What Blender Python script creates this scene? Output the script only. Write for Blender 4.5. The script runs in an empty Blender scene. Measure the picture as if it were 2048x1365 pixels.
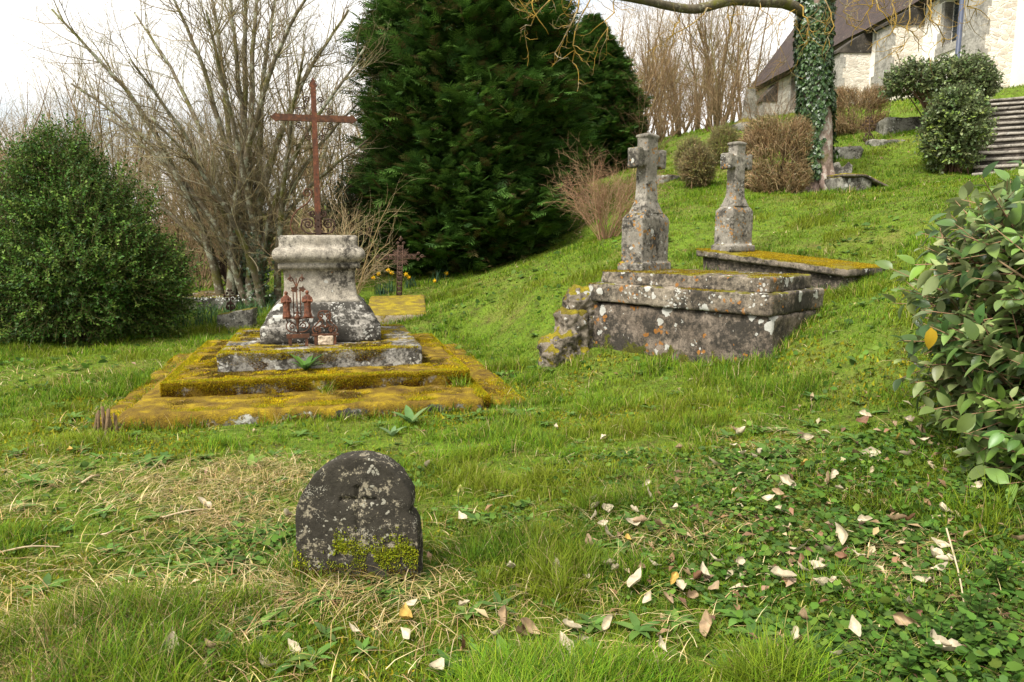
import bpy, bmesh, math, random
import numpy as np
from mathutils import Vector, noise as mnoise

# ------------------------------------------------------------------ basics
scene = bpy.context.scene
COL = scene.collection
F = 1479.11
TH = math.radians(8.2)
EYE = np.array([0.0, 0.0, 1.6])
CT, ST = math.cos(TH), math.sin(TH)
PI = math.pi


def ray(px, py):
    xc, yc = (px - 1024) / F, -(py - 682.5) / F
    return np.array([xc, CT + yc * ST, -ST + yc * CT])


def P(px, py, d):
    """world point seen at a photo position, d metres in front of the viewer"""
    r = ray(px, py)
    return EYE + r * (d / r[1])


def rnd(seed):
    return np.random.default_rng(seed)


# ---- value noise (vectorised)
def _hash(ix, iy, seed):
    h = (ix.astype(np.int64) * 374761393 + iy.astype(np.int64) * 668265263 + seed * 974711) & 0x7fffffff
    h = ((h ^ (h >> 13)) * 1274126177) & 0x7fffffff
    h = h ^ (h >> 16)
    return (h & 0xffff) / 65535.0


def vn(x, y, seed=0):
    x = np.asarray(x, float); y = np.asarray(y, float)
    ix, iy = np.floor(x), np.floor(y)
    fx, fy = x - ix, y - iy
    fx = fx * fx * (3 - 2 * fx); fy = fy * fy * (3 - 2 * fy)
    a = _hash(ix, iy, seed); b = _hash(ix + 1, iy, seed)
    c = _hash(ix, iy + 1, seed); d = _hash(ix + 1, iy + 1, seed)
    return (a * (1 - fx) + b * fx) * (1 - fy) + (c * (1 - fx) + d * fx) * fy


def fbm(x, y, seed=0, o=4):
    s, a, t = 0, 1, 0
    for k in range(o):
        s = s + a * vn(x * 2 ** k, y * 2 ** k, seed + 17 * k); t += a; a *= .5
    return s / t


def sstep(a, b, x):
    t = np.clip((x - a) / (b - a), 0, 1)
    return t * t * (3 - 2 * t)


# ------------------------------------------------------------------ terrain
CPX = [  # photo x, photo y, distance
    (300, 1300, 2.6), (1000, 1300, 2.6), (1500, 1300, 2.55), (1950, 1250, 2.65), (60, 1100, 3.6), (700, 1150, 3.35),
    (1500, 1000, 3.95), (1900, 1080, 3.1), (1960, 940, 3.9), (1300, 850, 5.6), (1600, 850, 4.9),
    (1000, 900, 5.5), (1480, 772, 6.75), (1165, 730, 8.1), (1320, 760, 7.1), (1400, 800, 6.2), (1250, 770, 6.8), (1530, 770, 6.6), (1610, 668, 6.9), (1660, 628, 7.25), (1400, 552, 10.0), (1500, 578, 9.3), (1600, 590, 8.8), (1700, 700, 6.2), (1790, 565, 7.4), (1690, 625, 7.4), (1700, 596, 8.45),
    (1130, 690, 8.5), (1040, 640, 9.6), (1180, 480, 13.2), (1130, 505, 15), (950, 548, 15), (770, 560, 16), (900, 640, 11),
    (790, 645, 12), (797, 598, 14.2), (150, 692, 10.7), (470, 656, 12.5), (510, 608, 15), (430, 612, 15),
    (1625, 392, 16), (1545, 384, 15), (1390, 368, 16), (1400, 440, 12.5), (1600, 455, 11.5), (1750, 452, 10.5), (1790, 385, 13.5),
    (1710, 378, 15.4), (1900, 345, 16), (1690, 308, 18), (1800, 265, 20), (1715, 258, 22), (1498, 252, 26), (1320, 285, 28),
    (1340, 365, 17), (1940, 350, 15.3),
]
CXYZ = [(0, 0, 0), (-3, 0, 0), (-3, 4.5, 0), (-6, 2, -.05), (3, .5, .35), (2.6, 2.2, .42), (5, 3, 1.2), (4.2, 5, 1.05), (7, 7, 2.0), (8, 11, 2.5),
        (-2, 6, 0), (-.2, 6.6, .05), (-4.3, 7.5, 0), (-3.2, 10.5, .08), (-.6, 9, .2), (-10, 5, -.15), (-15, 15, -.1), (-22, 30, 0), (-9, 25, .2),
        (0, 25, 2.6), (-8, 40, .8), (14.6, 22, 5.8), (14.2, 32, 6.9), (14, 42, 7.6), (12.8, 20.3, 5.2), (20, 22, 6), (5, 40, 6), (-30, 60, 1.5), (0, 60, 6),
        (20, 60, 9), (35, 30, 9), (30, 10, 7), (20, 0, 4), (-20, 0, -.2), (0, -15, -.3), (-45, 30, .5), (12, 14, 3.4)]


_pts = np.array([P(*c) for c in CPX] + [np.array(c, float) for c in CXYZ])
_c2 = 1.5 ** 2


def _phi(r2):
    return np.sqrt(r2 + _c2)


_A = _pts[:, :2]
_d2 = ((_A[:, None] - _A[None]) ** 2).sum(-1)
_n = len(_A)
_Mx = np.zeros((_n + 3, _n + 3))
_Mx[:_n, :_n] = _phi(_d2) - 0.12 * np.eye(_n)
_Mx[:_n, _n] = 1; _Mx[:_n, _n + 1:] = _A
_Mx[_n, :_n] = 1; _Mx[_n + 1:, :_n] = _A.T
_W = np.linalg.solve(_Mx, np.concatenate([_pts[:, 2], [0, 0, 0]]))


STB, STT = P(1944, 347, 15.4), P(1966, 209, 20.2)
STD = (STT - STB)[:2] / np.linalg.norm((STT - STB)[:2])


def gz(x, y, fine=True):
    x = np.atleast_1d(np.asarray(x, float)); y = np.atleast_1d(np.asarray(y, float))
    sh = x.shape
    xf, yf = x.ravel(), y.ravel()
    # stay inside the surveyed area, go level beyond it
    r = np.hypot(xf, yf - 20)
    k = np.where(r > 62, 62 / np.maximum(r, 1e-6), 1)
    xq, yq = xf * k, 20 + (yf - 20) * k
    z = np.empty_like(xf)
    for i in range(0, len(xf), 60000):
        a = np.stack([xq[i:i + 60000], yq[i:i + 60000]], 1)
        d2 = ((a[:, None] - _A[None]) ** 2).sum(-1)
        z[i:i + 60000] = _phi(d2) @ _W[:_n] + _W[_n] + a @ _W[_n + 1:]
    # level bed of the monument
    dx, dy = xf + 2.15, yf - 8.3
    a = np.abs(dx * .9703 + dy * .2419); b = np.abs(-dx * .2419 + dy * .9703)
    db = np.hypot(np.clip(a - 1.95, 0, None), np.clip(b - 1.95, 0, None))
    k = 1 - sstep(0, 1.3, db)
    k_mon = 1 - sstep(0, .35, db)
    z = z * (1 - k) + .0 * k
    # cut for the staircase
    sx, sy = xf - STB[0], yf - STB[1]
    al = sx * STD[0] + sy * STD[1]; ac = sx * STD[1] - sy * STD[0]
    ln_ = math.hypot(STT[0] - STB[0], STT[1] - STB[1])
    zs = STB[2] - .22 + (STT[2] - STB[2]) * np.clip(al, -.3, ln_ + 1) / ln_
    kk = sstep(-.35, .05, ac) * (1 - sstep(5.0, 6.5, ac)) * sstep(-.9, -.2, al) * (1 - sstep(ln_ + .6, ln_ + 1.4, al))
    z = z - kk * np.clip(z - zs, 0, None)
    if fine:
        z = z + (1 - k_mon) * ((fbm(xf * 1.1, yf * 1.1, 3, 3) - .5) * .10 * sstep(1, 4, np.hypot(xf, yf)) + (fbm(xf * 5, yf * 5, 9, 2) - .5) * .035)
    return z.reshape(sh)


def g1(x, y):
    return float(gz(x, y)[0])


def at(px, d):
    """ground point under photo column px at distance d"""
    z = 0.5
    for _ in range(4):
        zc = d * CT - (z - 1.6) * ST
        x = (px - 1024) / F * zc
        z = g1(x, d)
    return np.array([x, d, z])


# ------------------------------------------------------------------ objects
def tag(o, label=None, cat=None, group=None, kind=None):
    if label: o['label'] = label
    if cat: o['category'] = cat
    if group: o['group'] = group
    if kind: o['kind'] = kind
    return o


def empty(name, loc, label, cat, group=None):
    o = bpy.data.objects.new(name, None)
    o.location = [float(v) for v in loc]
    o.empty_display_size = .1
    COL.objects.link(o)
    return tag(o, label, cat, group)


def wloc(o):
    v = np.zeros(3)
    while o is not None:
        v += np.array(o.location); o = o.parent
    return v


class MB:
    """collects vertices and faces in world coordinates"""
    def __init__(s):
        s.v, s.f, s.c, s.n = [], [], [], 0

    def add(s, verts, faces, col=None):
        verts = np.asarray(verts, float).reshape(-1, 3)
        if len(verts) == 0: return s
        if not isinstance(faces, (list, tuple)) or (len(faces) and np.ndim(faces[0]) == 0):
            faces = [faces]
        if len(faces) and np.ndim(faces[0]) == 1:       # python list of polygons
            by = {}
            for q in faces: by.setdefault(len(q), []).append(q)
            faces = [np.array(q) for q in by.values()]
        for f in faces:
            f = np.asarray(f)
            if len(f): s.f.append(f + s.n)
        s.v.append(verts)
        if col is None: col = (.5, .5, .5)
        col = np.asarray(col, float)
        if col.ndim == 1: col = np.broadcast_to(col[None, :3], (len(verts), 3))
        s.c.append(col)
        s.n += len(verts)
        return s

    def build(s, name, mat, parent=None, loc=None, smooth=True):
        v = np.concatenate(s.v) if s.v else np.zeros((0, 3))
        if parent is not None: off = wloc(parent)
        elif loc is not None: off = np.asarray(loc, float)
        else: off = np.zeros(3)
        v = v - off
        me = bpy.data.meshes.new(name)
        me.vertices.add(len(v)); me.vertices.foreach_set('co', v.astype(np.float32).ravel())
        loops = np.concatenate([f.ravel() for f in s.f]) if s.f else np.zeros(0, int)
        sizes = np.concatenate([np.full(len(f), f.shape[1]) for f in s.f]) if s.f else np.zeros(0, int)
        me.loops.add(len(loops)); me.loops.foreach_set('vertex_index', loops.astype(np.int32))
        me.polygons.add(len(sizes))
        st = np.concatenate([[0], np.cumsum(sizes)[:-1]]) if len(sizes) else np.zeros(0)
        me.polygons.foreach_set('loop_start', st.astype(np.int32))
        me.update(calc_edges=True)
        me.polygons.foreach_set('use_smooth', np.full(len(sizes), bool(smooth)))
        at_ = me.attributes.new('Col', 'FLOAT_COLOR', 'POINT')
        c = np.concatenate(s.c) if s.c else np.zeros((0, 3))
        at_.data.foreach_set('color', np.concatenate([c, np.ones((len(c), 1))], 1).astype(np.float32).ravel())
        me.materials.append(mat)
        me.validate()
        o = bpy.data.objects.new(name, me)
        COL.objects.link(o)
        if parent is not None: o.parent = parent
        elif loc is not None: o.location = [float(q) for q in loc]
        return o


def copy_tree(root):
    r = root.copy(); COL.objects.link(r)
    for ch in [o for o in root.children]:
        c = ch.copy(); COL.objects.link(c); c.parent = r
        for g in [o for o in ch.children]:
            d = g.copy(); COL.objects.link(d); d.parent = c
    return r


# ---- geometry helpers
def nrm(v):
    return v / np.maximum(np.linalg.norm(v, axis=-1, keepdims=True), 1e-9)


def tubes(mb, polys, sides=None, cols=None):
    """polys: list of (pts (n,3), radii (n)); cols: list of colours"""
    groups = {}
    for i, (p, r) in enumerate(polys):
        k = sides or (8 if max(r) > .05 else 5 if max(r) > .015 else 3)
        groups.setdefault((len(p), k), []).append(i)
    for (n, k), idx in groups.items():
        pts = np.array([polys[i][0] for i in idx], float)
        rad = np.array([polys[i][1] for i in idx], float)
        m = len(idx)
        t = nrm(np.gradient(pts, axis=1))
        mean = nrm(pts[:, -1] - pts[:, 0] + 1e-6)
        ref = np.where(np.abs(mean[:, 2:3]) > .8, np.array([[1., .2, 0]]), np.array([[.1, .15, 1.]]))[:, None, :]
        n1 = nrm(np.cross(t, np.broadcast_to(ref, t.shape)))
        n2 = np.cross(t, n1)
        a = np.arange(k) * 2 * PI / k
        ring = pts[:, :, None] + rad[:, :, None, None] * (n1[:, :, None] * np.cos(a)[None, None, :, None] + n2[:, :, None] * np.sin(a)[None, None, :, None])
        base = (np.arange(m) * n * k)[:, None, None]
        i0 = (np.arange(n - 1) * k)[None, :, None]
        j = np.arange(k)[None, None, :]; j1 = (j + 1) % k
        q = np.stack([base + i0 + j, base + i0 + j1, base + i0 + k + j1, base + i0 + k + j], -1).reshape(-1, 4)
        if cols is None: c = None
        else:
            c = np.repeat(np.array([cols[i] for i in idx], float), n * k, axis=0)
        fs = [q]
        if k > 3 and max(rad[:, -1]) > .004:   # close the ends
            fs.append((base[:, 0] + (n - 1) * k + np.arange(k)[None]).reshape(-1, k))
            fs.append((base[:, 0] + np.arange(k)[None, ::-1]).reshape(-1, k))
        mb.add(ring.reshape(-1, 3), fs, c)
    return mb


def leaf_tpl(w=.5, fold=.12, curl=.15, n=3):
    """leaf along +y, length 1, width w, folded at the rib"""
    v, f = [], []
    ys = np.linspace(0, 1, n + 2)
    prof = np.sin(PI * np.power(ys, .8)) ** .8 * w / 2
    for y, p in zip(ys, prof):
        zc = -curl * y * y
        v += [(-p, y, zc + fold * p * 2), (0, y, zc), (p, y, zc + fold * p * 2)]
    for i in range(n + 1):
        a = i * 3
        f += [(a, a + 1, a + 4, a + 3), (a + 1, a + 2, a + 5, a + 4)]
    return np.array(v), np.array(f)


LEAF4 = (np.array([(0, 0, 0), (.28, .45, .06), (0, 1, -.05), (-.28, .45, .06)]), np.array([(0, 1, 2), (0, 2, 3)]))
LEAF6 = (np.array([(0, 0, 0), (.26, .25, .05), (.3, .6, .06), (0, 1, -.1), (-.3, .6, .06), (-.26, .25, .05), (0, .5, 0)]),
         np.array([(0, 1, 6), (1, 2, 6), (2, 3, 6), (3, 4, 6), (4, 5, 6), (5, 0, 6)]))
ROUND = (np.array([(0, 0, 0), (.42, .12, .06), (.5, .5, .1), (.28, .85, .05), (0, .78, 0), (-.28, .85, .05), (-.5, .5, .1), (-.42, .12, .06)]),
         np.array([(0, 1, 2, 4), (2, 3, 4, 4), (0, 4, 6, 7), (4, 5, 6, 6)]))
ROUND = (ROUND[0], [np.array([(0, 1, 2, 4), (0, 4, 6, 7)]), np.array([(2, 3, 4), (4, 5, 6)])])
IVY = (np.array([(0, 0, 0), (.45, -.05, .05), (.28, .3, .03), (.5, .5, .06), (.2, .62, .02), (0, 1, -.1), (-.2, .62, .02), (-.5, .5, .06), (-.28, .3, .03), (-.45, -.05, .05), (0, .4, -.02)]),
       np.array([(10, 0, 1), (10, 1, 2), (10, 2, 3), (10, 3, 4), (10, 4, 5), (10, 5, 6), (10, 6, 7), (10, 7, 8), (10, 8, 9), (10, 9, 0)]))


def place(mb, tpl, pos, ydir, zdir, size, col, wide=1.0):
    """put a template at every pos, its y along ydir and its z near zdir"""
    tv, tf = tpl
    m = len(pos)
    if m == 0: return
    y = nrm(np.asarray(ydir, float))
    x = nrm(np.cross(y, np.asarray(zdir, float) + 1e-5))
    z = np.cross(x, y)
    size = np.broadcast_to(np.asarray(size, float), (m,))[:, None, None]
    v = pos[:, None] + size * (tv[None, :, 0:1] * wide * x[:, None] + tv[None, :, 1:2] * y[:, None] + tv[None, :, 2:3] * z[:, None])
    k = len(tv)
    off = (np.arange(m) * k)[:, None, None]
    fs = [(np.asarray(f)[None] + off).reshape(-1, np.asarray(f).shape[1]) for f in (tf if isinstance(tf, list) else [tf])]
    c = np.repeat(np.broadcast_to(np.asarray(col, float), (m, 3)), k, axis=0)
    mb.add(v.reshape(-1, 3), fs, c)


def usph(rng, m):
    return nrm(rng.normal(size=(m, 3)))


def jcol(rng, m, cols, var=.25, p=None):
    """m colours picked from a palette with brightness jitter"""
    cols = np.array(cols, float)
    c = cols[rng.choice(len(cols), m, p=p)]
    return c * (1 + var * (rng.random((m, 1)) * 2 - 1)) * (1 + .08 * (rng.random((m, 3)) * 2 - 1))


def sprigs(mb, twmb, rng, pos, dirs, L, nl, size, cols, tpl=LEAF6, up=.35, spread=.9, tw=.003, twcol=(.12, .08, .04), var=.3, jit=.25):
    """leafy shoots: nl leaves in two ranks along each shoot"""
    m = len(pos)
    dirs = nrm(dirs + jit * rng.normal(size=(m, 3)))
    side = nrm(np.cross(dirs, rng.normal(size=(m, 3))))
    nor = np.cross(side, dirs)
    L = L * (.6 + .8 * rng.random(m))
    cbase = jcol(rng, m, cols, var)
    for k in range(nl):
        t = (k + .6) / nl
        s = (1 if k % 2 else -1)
        ang = rng.random((m, 1)) * .8 * PI - .4 * PI
        sd = side * np.cos(ang) + nor * np.sin(ang)
        p = pos + dirs * (L * t)[:, None]
        yd = dirs * (.5 + .3 * t) + s * sd * spread + rng.normal(size=(m, 3)) * .2
        zd = np.array([0, 0, 1.]) + up * dirs + rng.normal(size=(m, 3)) * .45
        c = cbase * (.85 + .3 * rng.random((m, 1)))
        place(mb, tpl, p, yd, zd, size * (.65 + .7 * rng.random(m)), c)
    if twmb is not None:
        pol = np.stack([pos - dirs * (L * .25)[:, None], pos + dirs * (L * .4)[:, None], pos + dirs * L[:, None]], 1)
        tubes(twmb, [(q, (tw, tw * .8, tw * .4)) for q in pol], 3, [twcol] * m)


def blob_pts(rng, c, r, m, lo=.55, noise_amp=.18, fr=2.2, seed=0, zmin=-.9):
    """points in the outer shell of an uneven ellipsoid and outward directions"""
    d = usph(rng, m * 2)
    d = d[d[:, 2] > zmin][:m]
    k = 1 + noise_amp * 2 * (fbm(np.arctan2(d[:, 1], d[:, 0]) * fr + 10, d[:, 2] * fr * 2 + 10, seed, 3) - .5)
    s = lo + (1 - lo) * np.sqrt(rng.random(len(d)))
    r = np.asarray(r, float)
    return np.asarray(c) + d * r * (k * s)[:, None], nrm(d / r)


# ---- trees
def grow(rng, p0, d0, L, r0, spec, out=None, lv=0):
    """recursive branching; out gets (points, radii, level)"""
    if out is None: out = []
    sp = spec[lv]
    n = sp['n']
    d = np.array(d0, float); p = np.array(p0, float)
    pts, dirs = [p.copy()], [d.copy()]
    seg = L / n
    for i in range(n):
        d = d + sp['w'] * rng.normal(size=3) + np.array([0, 0, sp['up']])
        d /= np.linalg.norm(d)
        p = p + d * seg
        pts.append(p.copy()); dirs.append(d.copy())
    tt = np.linspace(0, 1, n + 1)
    rad = r0 * (1 - tt * (1 - sp.get('tip', .25)))
    out.append((np.array(pts), rad, lv))
    if lv + 1 < len(spec):
        ch = spec[lv + 1]
        nc = ch['c']
        nc = int(nc) + (rng.random() < nc - int(nc))
        for _ in range(nc):
            t = ch['t0'] + (1 - ch['t0']) * rng.random()
            x = t * n; i = min(int(x), n - 1)
            q = pts[i] + (pts[i + 1] - pts[i]) * (x - i)
            dd = dirs[i + 1]
            perp = np.cross(dd, rng.normal(size=3)); perp /= np.linalg.norm(perp)
            a = ch['a'] * (.6 + .8 * rng.random())
            nd = dd * math.cos(a) + perp * math.sin(a)
            grow(rng, q, nd, L * ch['l'] * (.55 + .9 * rng.random()) * (1.15 - .5 * t), max(rad[i] * ch['r'], .002), spec, out, lv + 1)
    return out


# ---- stones
def block(c, h, rot=0, bev=.015, cut=.08, rough=.008, seed=0, taper=1.0, tilt=(0, 0), fr=5):
    """rough block: base centre c, full size h=(x,y,z), turned by rot; returns verts, faces"""
    bm = bmesh.new()
    bmesh.ops.create_cube(bm, size=1)
    for v in bm.verts:
        k = taper if v.co.z > 0 else 1
        v.co = Vector((v.co.x * h[0] * k, v.co.y * h[1] * k, (v.co.z + .5) * h[2]))
    if bev > 0:
        bmesh.ops.bevel(bm, geom=list(bm.edges), offset=bev, segments=2, affect='EDGES', profile=.5)
    for ax in range(3):
        n = max(1, int(h[ax] / cut))
        lo, hi = (-h[ax] / 2, h[ax] / 2) if ax < 2 else (0, h[2])
        for i in range(1, n):
            q = Vector((0, 0, 0)); q[ax] = lo + (hi - lo) * i / n
            no = Vector((0, 0, 0)); no[ax] = 1
            bmesh.ops.bisect_plane(bm, geom=list(bm.verts) + list(bm.edges) + list(bm.faces), plane_co=q, plane_no=no)
    ca, sa = math.cos(rot), math.sin(rot)
    off = Vector((seed * 3.17, seed * 1.31, seed * 7.7))
    for v in bm.verts:
        q = v.co.copy()
        q += (mnoise.noise_vector(q * fr + off) * rough + mnoise.noise_vector(q * fr * 4 + off) * rough * .4)
        q.x += tilt[0] * q.z; q.y += tilt[1] * q.z
        v.co = Vector((c[0] + q.x * ca - q.y * sa, c[1] + q.x * sa + q.y * ca, c[2] + q.z))
    bmesh.ops.triangulate(bm, faces=[f for f in bm.faces if len(f.verts) > 4])
    vs = np.array([v.co[:] for v in bm.verts])
    fs = [tuple(v.index for v in f.verts) for f in bm.faces]
    bm.verts.index_update()
    fs = [tuple(v.index for v in f.verts) for f in bm.faces]
    bm.free()
    return vs, fs


def loft(c, prof, rot=0, k=14, rnd_=.02, rough=.005, seed=0, ratio=1.0, fr=6):
    """square section column from (half width, z) pairs with rounded corners; ratio: depth/width"""
    rings = []
    side = np.linspace(-1, 1, k, endpoint=False)
    sq = np.concatenate([np.stack([side, -np.ones(k)], 1), np.stack([np.ones(k), side], 1), np.stack([-side, np.ones(k)], 1), np.stack([-np.ones(k), -side], 1)])
    ca, sa = math.cos(rot), math.sin(rot)
    pr = []
    for (a, b) in zip(prof[:-1], prof[1:]):
        m = max(1, int(math.hypot(a[0] - b[0], a[1] - b[1]) / .04))
        for i in range(m):
            t = i / m
            pr.append((a[0] + (b[0] - a[0]) * t, a[1] + (b[1] - a[1]) * t))
    pr.append(prof[-1])
    for hw, z in pr:
        e = rnd_ / max(hw, .01)
        xy = sq.copy()
        over = np.abs(xy) - (1 - e)
        both = (over[:, 0] > 0) & (over[:, 1] > 0)
        o = np.clip(over, 0, None)
        ln = np.maximum(np.hypot(o[:, 0], o[:, 1]), 1e-9)
        xy[both] = np.sign(xy[both]) * ((1 - e) + o[both] / ln[both][:, None] * e)
        xy = xy * hw; xy[:, 1] *= ratio
        rings.append(np.stack([xy[:, 0], xy[:, 1], np.full(len(xy), z)], 1))
    v = np.array(rings)
    n, m = v.shape[:2]
    v = v.reshape(-1, 3)
    off = Vector((seed * 3.17, seed * 1.31, seed * 7.7))
    dv = np.array([(mnoise.noise_vector(Vector(q) * fr + off) * rough + mnoise.noise_vector(Vector(q) * fr * 4 + off) * rough * .5)[:] for q in v])
    v = v + dv
    w = np.stack([c[0] + v[:, 0] * ca - v[:, 1] * sa, c[1] + v[:, 0] * sa + v[:, 1] * ca, c[2] + v[:, 2]], 1)
    i = np.arange(n - 1)[:, None] * m; j = np.arange(m)[None]; j1 = (j + 1) % m
    q = np.stack([i + j, i + j1, i + m + j1, i + m + j], -1).reshape(-1, 4)
    return w, [q, np.array([list(range((n - 1) * m, n * m))]), np.array([list(range(m))[::-1]])]


def box(c, h, rot=0, tilt=(0, 0)):
    return block(c, h, rot, 0, 99, 0, 0, 1, tilt)


def flat_scroll(cx, cz, r, turns, a0, sgn=1, n=26, r1=.15):
    """spiral in a plane, outside in"""
    t = np.linspace(0, 1, n)
    a = a0 + sgn * t * turns * 2 * PI
    rr = r * (1 - t * (1 - r1))
    return np.stack([cx + rr * np.cos(a), cz + rr * np.sin(a)], 1)


def smooth_path(p, n=24):
    """Catmull-Rom through the points"""
    p = np.asarray(p, float)
    q = np.concatenate([2 * p[:1] - p[1:2], p, 2 * p[-1:] - p[-2:-1]])
    out = []
    m = len(p) - 1
    for t in np.linspace(0, m, n):
        i = min(int(t), m - 1); u = t - i
        a, b, c, d = q[i:i + 4]
        out.append(.5 * (2 * b + (c - a) * u + (2 * a - 5 * b + 4 * c - d) * u * u + (3 * b - a - 3 * c + d) * u ** 3))
    return np.array(out)
# ------------------------------------------------------------------ materials
class NT:
    def __init__(s, name):
        s.m = bpy.data.materials.new(name); s.m.use_nodes = True
        s.t = s.m.node_tree; s.t.nodes.clear()
        s.out = s.t.nodes.new('ShaderNodeOutputMaterial')
        tc = s.t.nodes.new('ShaderNodeTexCoord'); s.obj = tc.outputs['Object']
        s.geo = s.t.nodes.new('ShaderNodeNewGeometry')

    def put(s, sock, v):
        if isinstance(v, bpy.types.NodeSocket): s.t.links.new(v, sock)
        elif isinstance(v, (tuple, list)) and sock.type == 'RGBA': sock.default_value = (*v[:3], 1)
        else: sock.default_value = v

    def vec(s, loc=(0, 0, 0), sc=(1, 1, 1), src=None):
        n = s.t.nodes.new('ShaderNodeMapping'); s.put(n.inputs['Vector'], src or s.obj)
        n.inputs['Location'].default_value = loc; n.inputs['Scale'].default_value = sc
        return n.outputs[0]

    def noise(s, scale, detail=5, rough=.6, vec=None, dist=0, out='Fac'):
        n = s.t.nodes.new('ShaderNodeTexNoise'); s.put(n.inputs['Vector'], vec or s.obj)
        n.inputs['Scale'].default_value = scale; n.inputs['Detail'].default_value = detail
        n.inputs['Roughness'].default_value = rough; n.inputs['Distortion'].default_value = dist
        return n.outputs[out]

    def voro(s, scale, vec=None, feat='F1', out='Distance', rand=1):
        n = s.t.nodes.new('ShaderNodeTexVoronoi'); n.feature = feat; s.put(n.inputs['Vector'], vec or s.obj)
        n.inputs['Scale'].default_value = scale
        n.inputs['Randomness'].default_value = rand
        return n.outputs[out]

    def ramp(s, fac, stops, interp='LINEAR'):
        n = s.t.nodes.new('ShaderNodeValToRGB'); s.put(n.inputs[0], fac)
        cr = n.color_ramp; cr.interpolation = interp
        while len(cr.elements) < len(stops): cr.elements.new(.5)
        for e, (p, c) in zip(cr.elements, stops):
            e.position = p
            e.color = (c, c, c, 1) if isinstance(c, (int, float)) else (*c, 1)
        return n.outputs[0]

    def mix(s, fac, a, b, mode='MIX'):
        n = s.t.nodes.new('ShaderNodeMix'); n.data_type = 'RGBA'; n.blend_type = mode
        s.put(n.inputs[0], fac); s.put(n.inputs[6], a); s.put(n.inputs[7], b)
        return n.outputs[2]

    def math(s, op, a, b=0, clamp=False):
        n = s.t.nodes.new('ShaderNodeMath'); n.operation = op; n.use_clamp = clamp
        s.put(n.inputs[0], a); s.put(n.inputs[1], b)
        return n.outputs[0]

    def attr(s, name='Col'):
        n = s.t.nodes.new('ShaderNodeAttribute'); n.attribute_name = name
        return n.outputs['Color']

    def sep(s, v):
        n = s.t.nodes.new('ShaderNodeSeparateXYZ'); s.put(n.inputs[0], v)
        return n.outputs

    def comb(s, x, y, z):
        n = s.t.nodes.new('ShaderNodeCombineXYZ')
        for i, v in enumerate((x, y, z)): s.put(n.inputs[i], v)
        return n.outputs[0]

    def vadd(s, a, b):
        n = s.t.nodes.new('ShaderNodeVectorMath'); n.operation = 'ADD'
        s.put(n.inputs[0], a); s.put(n.inputs[1], b)
        return n.outputs[0]

    def bump(s, h, strength=.5, dist=.02, nor=None):
        n = s.t.nodes.new('ShaderNodeBump'); s.put(n.inputs['Height'], h)
        n.inputs['Strength'].default_value = strength; n.inputs['Distance'].default_value = dist
        if nor is not None: s.put(n.inputs['Normal'], nor)
        return n.outputs[0]

    def finish(s, col, rough=.85, nor=None, spec=.3, transl=0, metal=0, tcol=None):
        b = s.t.nodes.new('ShaderNodeBsdfPrincipled')
        s.put(b.inputs['Base Color'], col); s.put(b.inputs['Roughness'], rough)
        b.inputs['Specular IOR Level'].default_value = spec; b.inputs['Metallic'].default_value = metal
        if nor is not None: s.put(b.inputs['Normal'], nor)
        sh = b.outputs[0]
        if transl:
            t = s.t.nodes.new('ShaderNodeBsdfTranslucent'); s.put(t.inputs[0], tcol if tcol is not None else col)
            m = s.t.nodes.new('ShaderNodeMixShader'); m.inputs[0].default_value = transl
            s.t.links.new(sh, m.inputs[1]); s.t.links.new(t.outputs[0], m.inputs[2]); sh = m.outputs[0]
        s.t.links.new(sh, s.out.inputs[0])
        return s.m


def leafm(name, rough=.5, spec=.35, transl=.3, back=None):
    n = NT(name)
    c = n.attr()
    c = n.mix(.35, c, n.mix(1, c, n.ramp(n.noise(9, 3), [(.3, .55), (.7, 1.45)]), 'MULTIPLY'))
    if back is not None:
        c = n.mix(n.math('MULTIPLY', n.geo.outputs['Backfacing'], back[1]), c, back[0])
    return n.finish(c, rough, None, spec, transl)


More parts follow.
